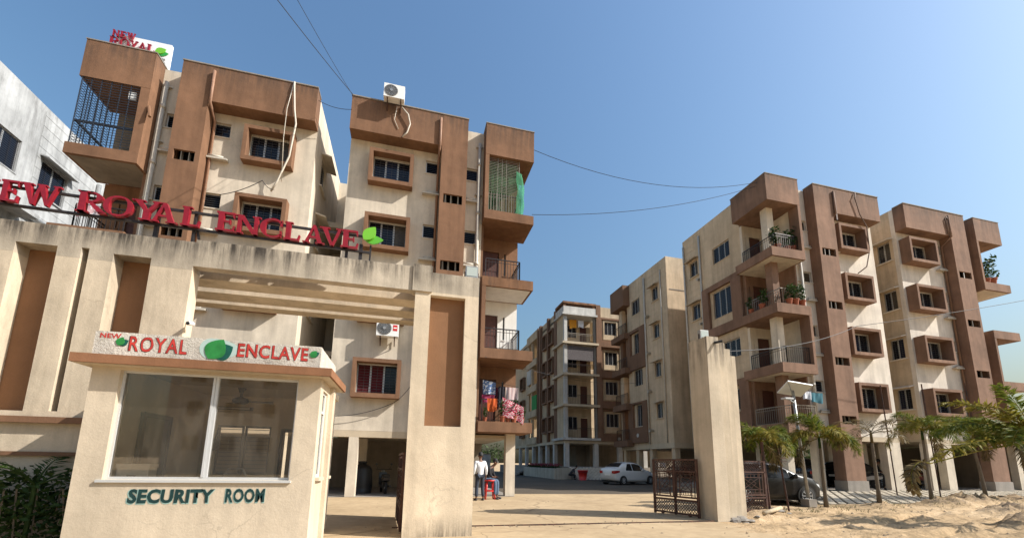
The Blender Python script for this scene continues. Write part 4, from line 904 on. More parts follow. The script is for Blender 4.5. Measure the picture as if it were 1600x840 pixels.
# ------------------------------------------------------------------ ground
def ground_mat():
    m, t, b = new_mat('sandy_dirt'); N = t.nodes.new; L = t.links.new
    tc = N('ShaderNodeTexCoord')
    def ns(s, d=8, r=.65, sc=None, rot=0):
        n = N('ShaderNodeTexNoise'); n.inputs['Scale'].default_value = s; n.inputs['Detail'].default_value = d; n.inputs['Roughness'].default_value = r
        mp = N('ShaderNodeMapping'); mp.inputs['Scale'].default_value = sc or (1, 1, 1); mp.inputs['Rotation'].default_value = (0, 0, rot)
        L(tc.outputs['Object'], mp.inputs[0]); L(mp.outputs[0], n.inputs['Vector']); return n.outputs['Fac']
    r = N('ShaderNodeValToRGB'); e = r.color_ramp.elements
    e[0].position = .36; e[0].color = (.19, .14, .08, 1); e[1].position = .64; e[1].color = (.58, .43, .27, 1); q = e.new(.48); q.color = (.42, .295, .17, 1)
    a = N('ShaderNodeMath'); a.operation = 'ADD'; L(ns(.55), a.inputs[0]); L(ns(5, 10, .7), a.inputs[1])
    h = N('ShaderNodeMath'); h.operation = 'MULTIPLY'; h.inputs[1].default_value = .5; L(a.outputs[0], h.inputs[0]); L(h.outputs[0], r.inputs[0])
    g = N('ShaderNodeMix'); g.data_type = 'RGBA'; g.inputs[7].default_value = (.10, .095, .045, 1); L(r.outputs[0], g.inputs[6])
    w = N('ShaderNodeMapRange'); w.inputs[1].default_value = .60; w.inputs[2].default_value = .72; w.inputs[3].default_value = 0; w.inputs[4].default_value = .6; L(ns(.9, 9, .75), w.inputs[0]); L(w.outputs[0], g.inputs[0])
    sp_ = N('ShaderNodeSeparateXYZ'); L(tc.outputs['Object'], sp_.inputs[0]); hz = N('ShaderNodeMapRange'); hz.inputs[1].default_value = .05 + ZOFF; hz.inputs[2].default_value = .20 + ZOFF; L(sp_.outputs[2], hz.inputs[0])
    hm = N('ShaderNodeMath'); hm.operation = 'MULTIPLY'; L(hz.outputs[0], hm.inputs[0]); hr = N('ShaderNodeMapRange'); hr.inputs[1].default_value = .38; hr.inputs[2].default_value = .6; L(ns(2.2, 8, .7), hr.inputs[0]); L(hr.outputs[0], hm.inputs[1])
    g2 = N('ShaderNodeMix'); g2.data_type = 'RGBA'; g2.inputs[7].default_value = (.19, .14, .095, 1); L(g.outputs[2], g2.inputs[6]); L(hm.outputs[0], g2.inputs[0])
    L(g2.outputs[2], b.inputs['Base Color']); b.inputs['Roughness'].default_value = .97; b.inputs['Specular IOR Level'].default_value = .15
    bp = N('ShaderNodeBump'); bp.inputs['Strength'].default_value = .7; bp.inputs['Distance'].default_value = .11
    s = N('ShaderNodeMath'); s.operation = 'ADD'; L(ns(9, 10, .7), s.inputs[0]); L(ns(1.6, 6, .6, (1, 3.5, 1), .15), s.inputs[1]); L(s.outputs[0], bp.inputs['Height']); L(bp.outputs[0], b.inputs['Normal'])
    return m
def hgt(x, y):
    """dirt relief: ruts and clods on the lane, heaps round the palms, a mound at the right"""
    f = 0.0
    w = max(0, min(1, (x - 6.5) / 3)) * max(0, min(1, (12.7 - y) / 1.2)) * max(0, min(1, (y - 2) / 1))
    if w > 0:
        n = noise.fractal(Vector((x * .9, y * 1.6, 0)), .8, 2.1, 6) * .07 + noise.noise(Vector((x * .5, y * 2.2, 5))) * .035
        f += w * (n - .03)
        for a, b_, c, ph in ((4.6, .10, .7, 0), (6.0, .10, .7, .2), (7.6, .05, 1.1, 2), (8.9, .06, 1.0, 2.3), (5.2, .22, .5, 4), (10.0, .03, .8, 1)):
            dy = y - (a + b_ * (x - 6) + c * math.sin(x * .28 + ph)); g = math.exp(-(dy / .13) ** 2); f -= w * .085 * g; f += w * .055 * math.exp(-((abs(dy) - .26) / .10) ** 2)
    def mound(cx, cy, rx, ry, h, rough):
        d = math.hypot((x - cx) / rx, (y - cy) / ry)
        if d >= 1: return 0
        k = (1 - d * d) ** 1.5
        return k * h * (1 + rough * (.6 * noise.fractal(Vector((x * 3.1, y * 3.1, cx)), .7, 2.2, 5) + .9 * (abs(noise.noise(Vector((x * 2.3, y * 2.9, 4)))) - .25)))
    f += mound(16.4, 7.0, 3.0, 1.4, .42, 1.0) + mound(20.5, 9.6, 4.0, 1.3, .30, 1.0)
    f += mound(20.6, 12.2, 1.7, .9, .28, .8) + mound(22.9, 12.9, 2.3, 1.0, .34, .9) + mound(26.0, 13.0, 2.2, 1.0, .28, .9)
    f += mound(13.8, 11.5, .8, .6, .12, .8) + mound(17.2, 12.2, .9, .6, .15, .8) + mound(10.4, 10.6, .8, .5, .14, .9) + mound(9.0, 9.4, .7, .3, .1, 1.0)
    return f
ZOFF = .17
xs = sorted({-4000, -800, -200, -60, -30, -15, 0, 3, 5, 6.5, 34, 40, 60, 120, 300, 1000, 4000} | {6.5 + .11 * k for k in range(0, 250)})
ys = sorted({-4000, -800, -200, -60, -20, -5, 0, 1.5, 14, 16, 20, 30, 45, 70, 120, 300, 1000, 4000} | {2 + .09 * k for k in range(0, 133)})
m = MB(); nx = len(xs)
for y in ys:
    for x in xs: m.v.append((x, y, hgt(x, y)))
for j in range(len(ys) - 1):
    for i in range(nx - 1): m.f.append((j * nx + i, j * nx + i + 1, (j + 1) * nx + i + 1, (j + 1) * nx + i))
ZOFF = -min(p[2] for p in m.v)
GR = m.build('ground', ground_mat(), None, True, 'structure'); GR['label'] = 'sandy dirt ground with ruts and heaps'
# concrete of the court and drive
def concrete_mat(name, c1, c2):
    m, t, b = new_mat(name); N = t.nodes.new; L = t.links.new
    tc = N('ShaderNodeTexCoord')
    def ns(s, d=8, r=.6, sc=(1, 1, 1)):
        n = N('ShaderNodeTexNoise'); n.inputs['Scale'].default_value = s; n.inputs['Detail'].default_value = d; n.inputs['Roughness'].default_value = r
        mp = N('ShaderNodeMapping'); mp.inputs['Scale'].default_value = sc; L(tc.outputs['Object'], mp.inputs[0]); L(mp.outputs[0], n.inputs['Vector']); return n.outputs['Fac']
    r = N('ShaderNodeValToRGB'); e = r.color_ramp.elements
    e[0].position = .32; e[0].color = (*c1, 1); e[1].position = .68; e[1].color = (*c2, 1)
    a = N('ShaderNodeMath'); a.operation = 'ADD'; L(ns(.45), a.inputs[0]); L(ns(4, 10, .7), a.inputs[1]); h = N('ShaderNodeMath'); h.operation = 'MULTIPLY'; h.inputs[1].default_value = .5; L(a.outputs[0], h.inputs[0]); L(h.outputs[0], r.inputs[0])
    v = N('ShaderNodeTexVoronoi'); v.feature = 'DISTANCE_TO_EDGE'; v.inputs['Scale'].default_value = .22; mp = N('ShaderNodeMapping'); L(tc.outputs['Object'], mp.inputs[0])
    wn = N('ShaderNodeTexNoise'); wn.inputs['Scale'].default_value = 1.2; ad = N('ShaderNodeVectorMath'); ad.operation = 'MULTIPLY_ADD'; ad.inputs[1].default_value = (.7, .7, 0); L(tc.outputs['Object'], wn.inputs['Vector']); L(wn.outputs['Color'], ad.inputs[0]); L(mp.outputs[0], ad.inputs[2]); L(ad.outputs[0], v.inputs['Vector'])
    cr = N('ShaderNodeMapRange'); cr.inputs[1].default_value = 0; cr.inputs[2].default_value = .006; cr.inputs[3].default_value = .55; cr.inputs[4].default_value = 0; L(v.outputs['Distance'], cr.inputs[0])
    mx = N('ShaderNodeMix'); mx.data_type = 'RGBA'; mx.inputs[7].default_value = (.12, .085, .05, 1); L(r.outputs[0], mx.inputs[6]); L(cr.outputs[0], mx.inputs[0]); L(mx.outputs[2], b.inputs['Base Color'])
    b.inputs['Roughness'].default_value = .95; b.inputs['Specular IOR Level'].default_value = .2
    bp = N('ShaderNodeBump'); bp.inputs['Strength'].default_value = .25; bp.inputs['Distance'].default_value = .02; L(ns(14, 8, .7), bp.inputs['Height']); L(bp.outputs[0], b.inputs['Normal'])
    return m
CM = concrete_mat('dusty_concrete', (.28, .20, .115), (.50, .375, .23)); CM2 = concrete_mat('shade_toned_court_concrete', (.065, .052, .038), (.115, .093, .07))  # inner court concrete: the blocks' shade is put into its darker colour
def sheet(name, pts, z, mat):
    m = MB(); m.poly([(x, y, z) for x, y in pts]); return m.build(name, mat, None, False, 'structure')
rr = random.Random(9)
edge = [(-12, 8.5), (-1.2, 8.5)] + [(x, 9.35 + rr.uniform(-.05, .05)) for x in [0 + .5 * k for k in range(16)]] + [(7.6, 9.6), (9.4, 10.3), (11.3, 11.9), (13.2, 13.3), (14.4, 14.2), (14.4, 19.2), (10, 18.2), (4.5, 18.6), (-12, 18.6)]
sheet('court_paving', edge, .012, CM)
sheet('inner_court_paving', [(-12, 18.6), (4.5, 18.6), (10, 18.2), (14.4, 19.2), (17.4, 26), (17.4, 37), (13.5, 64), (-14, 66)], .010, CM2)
o = sheet('drive_apron', [(-6, 2)] + [(x, 2 + .0 * x) for x in (0, 4)] + [(6.6, 4.5), (7.4, 7.5), (7.55, 9.2)] + [(x, 9.27 + rr.uniform(-.04, .04)) for x in [7.2 - .5 * k for k in range(15)]] + [(-6, 9.2)], .006, CM)
# gate track, laid in the gap
m = MB(); m.box(-.2, 7.55, 9.285, 9.30, .0, .03); m.build('gate_track', RUST, None, False, 'structure')
# block paving in front of the right block and the ramp of the far block
def pavers(name, x0, x1, y0, y1, zf, mat, s=.25, gap=.045, seed=1):
    m = MB(); rr = random.Random(seed); h = s * math.sqrt(.5)
    for j in range(int((y1 - y0) / h) + 1):
        for i in range(int((x1 - x0) / (2 * h)) + 1):
            cx = x0 + i * 2 * h + (h if j % 2 else 0); cy = y0 + j * h; r = h - gap * .7; dz = rr.uniform(-.006, .008)
            if cx > x1 or cy > y1: continue
            z = zf(cx, cy) + dz
            P = [(cx - r, cy), (cx, cy - r), (cx + r, cy), (cx, cy + r)]; Pi = [(cx - r * .85, cy), (cx, cy - r * .85), (cx + r * .85, cy), (cx, cy + r * .85)]
            i0 = len(m.v); m.v += [(a, b, zf(a, b) - .03) for a, b in P] + [(a, b, zf(a, b) + dz + .02) for a, b in Pi]
            m.f += [(i0 + 4, i0 + 5, i0 + 6, i0 + 7)] + [(i0 + k, i0 + (k + 1) % 4, i0 + 4 + (k + 1) % 4, i0 + 4 + k) for k in range(4)]
    o = m.build(name, mat, None, False, 'stuff'); return o
PAV = plaster('paver_cement', (.60, .52, .40), .3, .1, .3)
DIRTJ = plaster('joint_soil', (.10, .08, .05), .4, .1, .5)
m = MB(); m.poly([(14.4, 13.0, .0), (46, 13.0, .0), (46, 17.4, .26), (14.4, 17.4, .26)]); m.build('paved_strip', DIRTJ, None, False, 'structure')
o = pavers('pavers', 14.6, 46, 13.1, 17.0, lambda x, y: .035 + (y - 13.45) * .061, PAV, .33, .06); tag(o, 'grey diamond paving blocks with grassy joints before the right block', 'paving')
m = MB(); m.box(17.5, 46, 17.3, 25, 0, .27); m.build('stilt_floor', CONC, None, False, 'structure')
m = MB(); m.box(-11.8, 4.4, 17.1, 25, 0, .03); m.build('stilt_floor', CONC, None, False, 'structure')
m = MB(); m.v += [(14.6, 34.6, .02), (19.5, 34.6, .02), (19.5, 37.09, 1.12), (14.6, 37.09, 1.12), (14.6, 37.09, 0), (19.5, 37.09, 0)]; m.f += [(0, 1, 2, 3), (0, 3, 4), (1, 5, 2)]; m.build('ramp', CONC, None, False, 'structure')
o = pavers('ramp_pavers', 14.75, 19.4, 34.75, 36.95, lambda x, y: .035 + (y - 34.6) * 1.1 / 2.49, PAV, .24, .02, 4); tag(o, 'grey paving blocks on the ramp up to the far block', 'paving')
m = MB(); m.box(13.2, 14.55, 36.0, 36.25, 0, 1.0); m.box(13.0, 13.25, 36.26, 46.5, 0, .95); m.box(13.26, 13.88, 36.3, 46.5, 0, .75); m.build('planter_wall', plaster('planter_white', (.50, .46, .38), .25, .3), None); tag(bpy.data.objects['planter_wall'], 'low pale planter wall with pink flowers along the far block', 'planter')
# loose stones and debris round the pillar foot
rr = random.Random(21); RUB = []
for k in range(16):
    m = MB(); x, y = rr.uniform(8.0, 11.3), 0; y = 9.0 + (x - 8) * .45 + rr.uniform(-.1, .35); s = rr.uniform(.06, .16)
    i0 = len(m.v); n = 7
    for r, z in ((.7, 0), (1, .4), (.6, .75)):
        for j in range(n):
            a = 2 * math.pi * j / n; q = s * r * rr.uniform(.7, 1.2); m.v.append((x + q * math.cos(a) * 1.3, y + q * math.sin(a), hgt(x, y) - .02 + s * z))
    for l in range(2):
        for j in range(n): m.f.append((i0 + l * n + j, i0 + l * n + (j + 1) % n, i0 + (l + 1) * n + (j + 1) % n, i0 + (l + 1) * n + j))
    m.f.append(tuple(i0 + 2 * n + j for j in range(n)))
    RUB.append(m)
big_ = MB()
for q in RUB:
    i = len(big_.v); big_.v += q.v; big_.f += [tuple(i + k for k in f) for f in q.f]
o = big_.build('rubble', CONC, None, False, 'stuff'); tag(o, 'broken stones and rubble at the foot of the stepped gate pillar', 'rubble', None, 'stuff')
m = MB(); m.tube([(9.7, 9.95, .10), (10.9, 10.55, .17)], .06, 8); o = m.build('log', plain('bleached_wood', (.46, .37, .25), .8, 0, .2, .2), None, True); tag(o, 'pale bleached log lying beside the gate pillar rubble', 'log')

rr = random.Random(14); m = MB()
for k in range(1500):
    x = rr.uniform(-1, 26); y = rr.uniform(3.5, 12.5) if x > 7 else rr.choice((9.28 + rr.gauss(0, .12), rr.uniform(5, 16)))
    if x < 7 and rr.random() < .55: continue
    z = hgt(x, y) + (.012 if x < 7 else 0); s_ = rr.uniform(.008, .032) * (1.6 if x > 9 and rr.random() < .2 else 1); i0 = len(m.v)
    for a in range(5): t = a * 1.257 + rr.uniform(-.3, .3); m.v.append((x + s_ * math.cos(t) * rr.uniform(.8, 1.4), y + s_ * math.sin(t), z - .004))
    m.v.append((x + rr.uniform(-.3, .3) * s_, y, z + s_ * rr.uniform(.5, .9)))
    m.f += [(i0 + a, i0 + (a + 1) % 5, i0 + 5) for a in range(5)]
o = m.build('gravel', plaster('pebble', (.30, .235, .16), .4, .1, 0), None, False, 'stuff'); tag(o, 'scattered pebbles and clods on the drive and the dirt lane', 'gravel', None, 'stuff')

# ------------------------------------------------------------------ steel gates
def gate_leaf(name, label, loc, ang, width, h=1.52):
    r = thing('gate_leaf', label, 'gate', loc, 'steel gate leaves', True, ang)
    m = MB(); w = width
    for x in (0.03, w - .03): m.bar((x, 0, 0), (x, 0, h), .06, .05)
    for z in (.06, .42, .5, 1.18, h - .02): m.bar((.03, 0, z), (w - .03, 0, z), .05, .045)
    m.build('frame', GATEM, r)
    for za, zb in ((.09, .40), (1.21, h - .05)):
        m = MB(); p = .085; n = int((w + .6) / p)
        for k in range(-6, n):
            x0 = k * p; H = zb - za
            for s in (1, -1):
                a0, a1 = (x0, x0 + H) if s > 0 else (x0 + H, x0)
                lo, hi = .06, w - .06
                # clip the diagonal to the frame
                ta, tb = 0, 1; d = a1 - a0
                for q in ((lo - a0) / d, (hi - a0) / d): pass
                t0, t1 = sorted(((lo - a0) / d, (hi - a0) / d)); t0 = max(0, t0); t1 = min(1, t1)
                if t1 > t0: m.bar((a0 + d * t0, .006 * s, za + H * t0), (a0 + d * t1, .006 * s, za + H * t1), .022, .008)
        m.build('lattice', GATEM, r)
    n = max(1, round(w / 1.0)); pw = (w - .12) / n
    for k in range(n):
        m = MB(); xa = .06 + k * pw; xb = xa + pw; c = (xa + xb) / 2; za, zb = .56, 1.12
        for x in (xa + .06, xb - .06, xa + .16, xb - .16): m.bar((x, 0, .52), (x, 0, 1.16), .02)
        for z in (za, zb, .66, 1.02): m.bar((xa + .06, .001, z), (xb - .06, .001, z), .018)
        m.bar((xa + .16, .004, .66), (xb - .16, .004, 1.02), .022, .01); m.bar((xa + .16, -.004, 1.02), (xb - .16, -.004, .66), .022, .01)
        for q in range(5): x = xa + .2 + q * (pw - .4) / 4; m.bar((x, 0, za), (x, 0, .66), .012); m.bar((x, 0, 1.02), (x, 0, zb), .012)
        d = [(c - .17, .84), (c, .98), (c + .17, .84), (c, .70)]
        for q in range(4): m.bar((d[q][0], .008, d[q][1]), (d[(q + 1) % 4][0], .008, d[(q + 1) % 4][1]), .018, .01)
        m.build('scroll_panel', GATEM, r)
    if k: m = MB(); m.bar((w / 2, 0, .02), (w / 2, 0, h), .05); m.build('mullion', GATEM, r)
    m = MB(); m.lathe([(.05, -.02), (.05, .02)], (.3, 0, .05), 10, 'y'); m.lathe([(.05, -.02), (.05, .02)], (w - .3, 0, .05), 10, 'y'); m.build('roller', RUST, r)
    return r
ga = gate_leaf('gate_leaf', 'open rust brown lattice gate leaf on the drive side of the stepped pillar', (7.5, 9.75, .02), math.radians(106), 1.5)
gb = gate_leaf('gate_leaf', 'rust brown lattice gate leaf on the car side of the stepped pillar', (9.75, 10.95, .02), math.radians(-4), 1.02)
gc_ = gate_leaf('gate_leaf', 'rust brown lattice gate leaf folded back against the portal pillar seen edge on', (-.03, GY + .6, .02), math.radians(93), 2.3)
m = MB(); m.bar((.06, -.03, .75), (2.24, -.03, .75), .004, 1.4); m.build('backing_sheet', GATEM, gc_)
m = MB(); m.box(7.14, 7.36, 10.95, 10.99, 1.32, 1.44); o = m.build('notice_plate', WHITEW, None); tag(o, 'blank pale plate hung on the gate leaf beside the stepped pillar', 'plate')

# ------------------------------------------------------------------ palms and other planting
def frond(m, base, az, el, length, droop, nl, lw, ll, rr, bushy=0.0, stem=None):
    """arching rachis with many narrow pointed leaflets, plumose when bushy"""
    p = Vector(base); pts = [p.copy()]; e = el; n = 14
    for k in range(n):
        d = Vector((math.cos(az) * math.cos(e), math.sin(az) * math.cos(e), math.sin(e)))
        p = p + d * length / n; pts.append(p.copy()); e -= droop / n * (.55 + .9 * k / n)
    stem.tube(pts, [.016 * (1 - .85 * k / n) for k in range(n + 1)], 5)
    for k in range(nl):
        t = .16 + .84 * k / nl; f = t * n; i = min(int(f), n - 1); q = pts[i].lerp(pts[i + 1], f - i); T = (pts[i + 1] - pts[i]).normalized()
        side = T.cross(Vector((0, 0, 1))).normalized(); nrm = side.cross(T)
        L_ = ll * (math.sin(math.pi * (.22 + .70 * t)) ** .7) * rr.uniform(.8, 1.15)
        for s in (-1, 1):
            b = rr.uniform(-1.0, 1.0) * bushy + rr.uniform(-.1, .1)
            d = (side * s * math.cos(b) + nrm * math.sin(b)).normalized() * .8 + T * rr.uniform(.55, .95); d.normalize()
            w1 = d.cross(nrm); w1 = w1.normalized() if w1.length > .1 else side
            tw = rr.uniform(-.7, .7); wv = (w1 * math.cos(tw) + d.cross(w1) * math.sin(tw)) * lw * .5
            mid = q + d * L_ * .45 - Vector((0, 0, L_ * .02)); tip = q + d * L_ - Vector((0, 0, L_ * rr.uniform(.10, .30)))
            m.poly([q - wv * .4, mid - wv, tip, mid + wv])
def palm(loc, h, label, seed, nf=9, flen=1.1, dry=False, lean=(0, 0), bushy=.8, rad=.075):
    rr = random.Random(seed)
    r = thing('palm_tree', label, 'palm tree', (loc[0], loc[1], hgt(loc[0], loc[1])), 'young palms along the lane')
    x, y = loc; z0 = hgt(x, y)
    pts = [(x + lean[0] * t * t, y + lean[1] * t * t, z0 - .05 + h * t) for t in (0, .2, .45, .7, .9, 1.0)]
    m = MB(); m.tube(pts, [rad * q for q in (1.5, 1.05, .95, .85, .75, .55)], 9); m.build('trunk', BARK, r, True)
    for k in range(6): pass
    top = Vector(pts[-1])
    m = MB(); m.tube([top - Vector((0, 0, .35)), top, top + Vector((0, 0, .14))], [rad * .85, rad * .7, rad * .3], 9); m.build('crownshaft', LEAFDRY if dry else SHRUB, r, True)
    st = MB()
    for k in range(nf):
        m = MB(); az = k * 2.4 + rr.uniform(-.3, .3); el = rr.uniform(.25, .95)
        if k % 3 == 0: el = rr.uniform(1.0, 1.3)
        if k == nf - 1: el = -.35
        frond(m, top, az, el, flen * rr.uniform(.85, 1.15), rr.uniform(1.7, 2.6), 72 if not dry else 22, .03, flen * .31, rr, bushy, st)
        m.build('frond', LEAFDRY if dry or k == nf - 1 or (k % 7 == 6) else (LEAFY if k % 3 == 1 else LEAF), r)
    st.build('stalks', LEAFY if not dry else LEAFDRY, r)
    return r
palm((11.3, 11.5), 2.25, 'young green palm just beside the gate leaf and the dark hatchback bonnet', 1, 14, 1.2, rad=.05)
palm((13.73, 11.48), 2.35, 'young palm with yellowing fronds in front of the dark hatchback wheel', 2, 15, 1.3, rad=.055)
palm((17.1, 12.2), 2.55, 'half dead palm with thin dry fronds before the window wall', 3, 7, 1.3, True, bushy=.3, rad=.06)
palm((20.4, 12.6), 2.75, 'young palm with a dark bare trunk standing on a soil heap by the block joint', 4, 14, 1.4, rad=.055)
palm((24.6, 13.2), 2.8, 'young palm with leaning trunk beside the parked motorbike', 5, 14, 1.45, lean=(-.45, 0), rad=.06)
palm((25.9, 12.4), 2.6, 'young palm half hidden behind the big palm at far right', 6, 13, 1.4, lean=(-.3, 0), rad=.06)
# the big near palm at the right edge of the view: its own fronds reach into view
rr = random.Random(77)
big = thing('palm_tree', 'large near palm whose bright yellow green fronds enter from the right edge', 'palm tree', (15.8, 7.3, .2), 'young palms along the lane')
m = MB(); m.tube([(15.9, 7.2, .1), (15.85, 7.25, 1.2), (15.8, 7.3, 2.15)], [.14, .11, .09], 10); m.build('trunk', BARK, big, True)
st = MB(); top = Vector((15.8, 7.3, 2.15))
for k, (az, el, ln, dr) in enumerate(((180, .75, 2.4, 1.1), (168, .45, 2.9, 1.15), (195, .4, 2.2, 1.3), (150, .95, 2.2, 1.2), (185, 1.15, 2.0, 1.0), (120, .6, 1.9, 1.2), (215, .8, 1.9, 1.3), (90, .8, 1.8, 1.2), (20, .6, 2.0, 1.2), (300, .7, 1.9, 1.3), (250, .5, 1.9, 1.3), (174, .15, 2.5, .75), (178, .05, 3.6, .55))):
    m = MB(); frond(m, top, math.radians(az), el, ln, dr, 64, .05, .40, rr, .8, st); m.build('frond', LEAFY if k % 3 == 0 else LEAF, big)
m = MB(); frond(m, (12.1, 7.4, 1.50), math.radians(184), .25, 1.35, 3.0, 40, .06, .27, rr, .8, st); m.build('frond', LEAFDRY, big)
st.tube([top, (13.9, 7.4, 1.85), (12.1, 7.4, 1.5)], [.03, .02, .014], 5)
st.build('stalks', LEAFY, big)

# thin rusty rods along the planting strip
for i, (x, y, h, lx, lab) in enumerate(((12.0, 11.3, 2.6, -.30, 'thin rusty rod leaning in front of the dark hatchback door'), (22.3, 15.1, 5.4, -.15, 'tall rusty rod in front of the window wall of the right block'), (23.4, 14.1, 5.35, -.15, 'tall rusty rod by the gap between the two wings'), (25.0, 13.4, 5.2, -.15, 'tall rusty rod before the far wing pilaster'), (10.95, 11.0, 2.2, -.1, 'short rusty post at the end of the gate leaf'))):
    m = MB(); z0 = hgt(x, y) - .05; m.tube([(x, y, z0), (x + lx, y, z0 + h)], .028 if i < 4 else .045, 6)
    if i == 0: m.bar((x - .2, y - .02, 1.55), (x + .05, y - .02, 1.55), .03); m.bar((x - .2, y - .02, 1.65), (x + .05, y - .02, 1.65), .03)
    o = m.build('iron_rod', RUST, None); tag(o, lab, 'iron rod', 'rusty rods in the planting strip')

def leafmass(m, c, r, n, s, rr, flat=1.0):
    for k in range(n):
        v = Vector((rr.gauss(0, 1), rr.gauss(0, 1), rr.gauss(0, 1))).normalized() * rr.random() ** .45
        p = Vector((c[0] + v.x * r[0], c[1] + v.y * r[1], c[2] + v.z * r[2]))
        a = Vector((rr.uniform(-1, 1), rr.uniform(-1, 1), rr.uniform(-.7, .7) * flat)).normalized(); b = a.cross(Vector((rr.uniform(-1, 1), rr.uniform(-1, 1), rr.uniform(-1, 1)))).normalized()
        q = s * rr.uniform(.6, 1.3); m.poly([p - a * q, p - b * q * .4, p + a * q, p + b * q * .4])
# hedge along the portal wall, left
rr = random.Random(31)
hd = thing('hedge', 'dark leafy hedge in the shade along the foot of the portal wall at far left', 'hedge', (-6.2, 7.5, 0))
m = MB()
for k in range(16): leafmass(m, (-9.0 + k * .31, 7.55 + rr.uniform(-.15, .15), .62), (.34, .32, .62), 420, .055, rr)
m.build('foliage', SHRUB, hd, False, 'stuff')
m = MB()
for k in range(24): x = -9 + k * .2; m.tube([(x, 7.55, 0), (x + rr.uniform(-.1, .1), 7.55 + rr.uniform(-.1, .1), .9)], .012, 4)
m.build('stems', BARK, hd)
ph = thing('palm_plant', 'small palm plant with spread thin fronds rising over the dark hedge', 'plant', (-5.2, 7.3, 0))
st = MB(); m = MB()
for az, el in ((40, .7), (100, 1.0), (160, .6), (195, .9), (10, .45), (250, .8)):
    m2 = MB(); frond(m2, (-5.05, 7.5, .95), math.radians(az), el, .8, 1.2, 20, .022, .26, rr, .1, st); m2.build('frond', SHRUB, ph)
st.tube([(-5.05, 7.5, 0), (-5.05, 7.5, .95)], .03, 6); st.build('stalks', SHRUB, ph)
fl = thing('flower_bed', 'low bushes with pink flowers above the far planter wall', 'plants', (13.5, 41, .75))
m = MB(); mf = MB()
for k in range(26): leafmass(m, (13.55, 36.6 + k * .38, 1.0), (.3, .3, .32), 60, .09, rr); leafmass(mf, (13.5, 36.6 + k * .38, 1.25), (.32, .3, .2), 26, .07, rr)
m.build('foliage', SHRUB, fl, False, 'stuff'); mf.build('flowers', PINKF, fl, False, 'stuff')
hb = thing('hedge', 'clipped red leaved hedge behind the open gate leaf', 'hedge', (20, 25.5, 0))
m = MB()
for k in range(22): leafmass(m, (17.4 + k * .32, 25.7, .95), (.3, .3, .45), 110, .08, rr)
m.build('foliage', leafy('red_hedge_leaf', (.06, .018, .014), (.10, .04, .02)), hb, False, 'stuff')
m = MB()
for k in range(12): m.tube([(17.5 + k * .6, 25.7, 0), (17.5 + k * .6, 25.7, .9)], .02, 4)
m.build('stems', BARK, hb)
# trees beyond the right block
for i, (x, y, h, r, lab) in enumerate(((58, 44, 11.5, 5.0, 'dense green tree beyond the right end of the block'), (66, 40, 9.5, 5, 'lower green tree at the right edge beyond the blocks'), (74, 52, 12, 6, 'hazy green tree farthest off at the right edge'))):
    t = thing('tree', lab, 'tree', (x, y, 0), 'trees beyond the right block')
    m = MB(); m.tube([(x, y, 0), (x + .1, y, h * .4), (x - .2, y, h * .75)], [.35, .25, .1], 8)
    for k in range(6): a = k * 1.05; m.tube([(x, y, h * .35 + k * .3), (x + math.cos(a) * r * .5, y + math.sin(a) * r * .5, h * .7)], [.12, .04], 5)
    m.build('trunk', BARK, t)
    m = MB()
    for k in range(34):
        a = rr.uniform(0, 6.28); q = rr.random() ** .6 * r * .85; leafmass(m, (x + q * math.cos(a), y + q * math.sin(a), h * .62 + rr.uniform(-.2, .32) * h), (1.2, 1.2, .9), 130, .2, rr)
    m.build('crown', FARLEAF, t)
cw = thing('compound_wall', 'long plain boundary wall closing the court far behind the left block', 'wall', (-8, 66, 0))
m = MB(); m.box(-60, 13, 66, 66.25, 0, 2.6); m.build('wall', OLDWHITE, cw); m = MB(); m.box(-60, 13, 65.95, 66.3, 2.601, 2.72); m.build('coping', CONC, cw)
m = MB()
for k in range(90): leafmass(m, (-60 + k * .85, 72 + rr.uniform(-2, 2), 2.6 + rr.uniform(-.5, 1.6)), (1.3, 1.2, 1.5), 60, .3, rr)
for k in range(60): leafmass(m, (40 + k * 1.5, 34 + rr.uniform(-2, 2), 2.2 + rr.uniform(-.5, 1.6)), (1.6, 1.4, 2.0), 110, .3, rr)
o = m.build('treeline', FARLEAF, None, False, 'stuff'); tag(o, 'far line of trees beyond the boundary walls', 'trees')
# grass tufts by the planting strip
m = MB()
for k in range(900):
    x = rr.uniform(10.5, 30); y = 11.2 + (x - 10.5) * .09 + rr.gauss(0, .35); z = hgt(x, y)
    if noise.noise(Vector((x * .8, y * .8, 2))) < -.05: continue
    for q in range(3):
        a = rr.uniform(0, 6.28); h = rr.uniform(.05, .16); m.poly([(x - .008, y, z - .01), (x + .008, y, z - .01), (x + math.cos(a) * h * .6, y + math.sin(a) * h * .6, z + h)])
o = m.build('grass', leafy('weed_blade', (.07, .08, .02), (.16, .13, .05)), None, False, 'stuff'); tag(o, 'sparse weeds along the planting strip', 'grass')
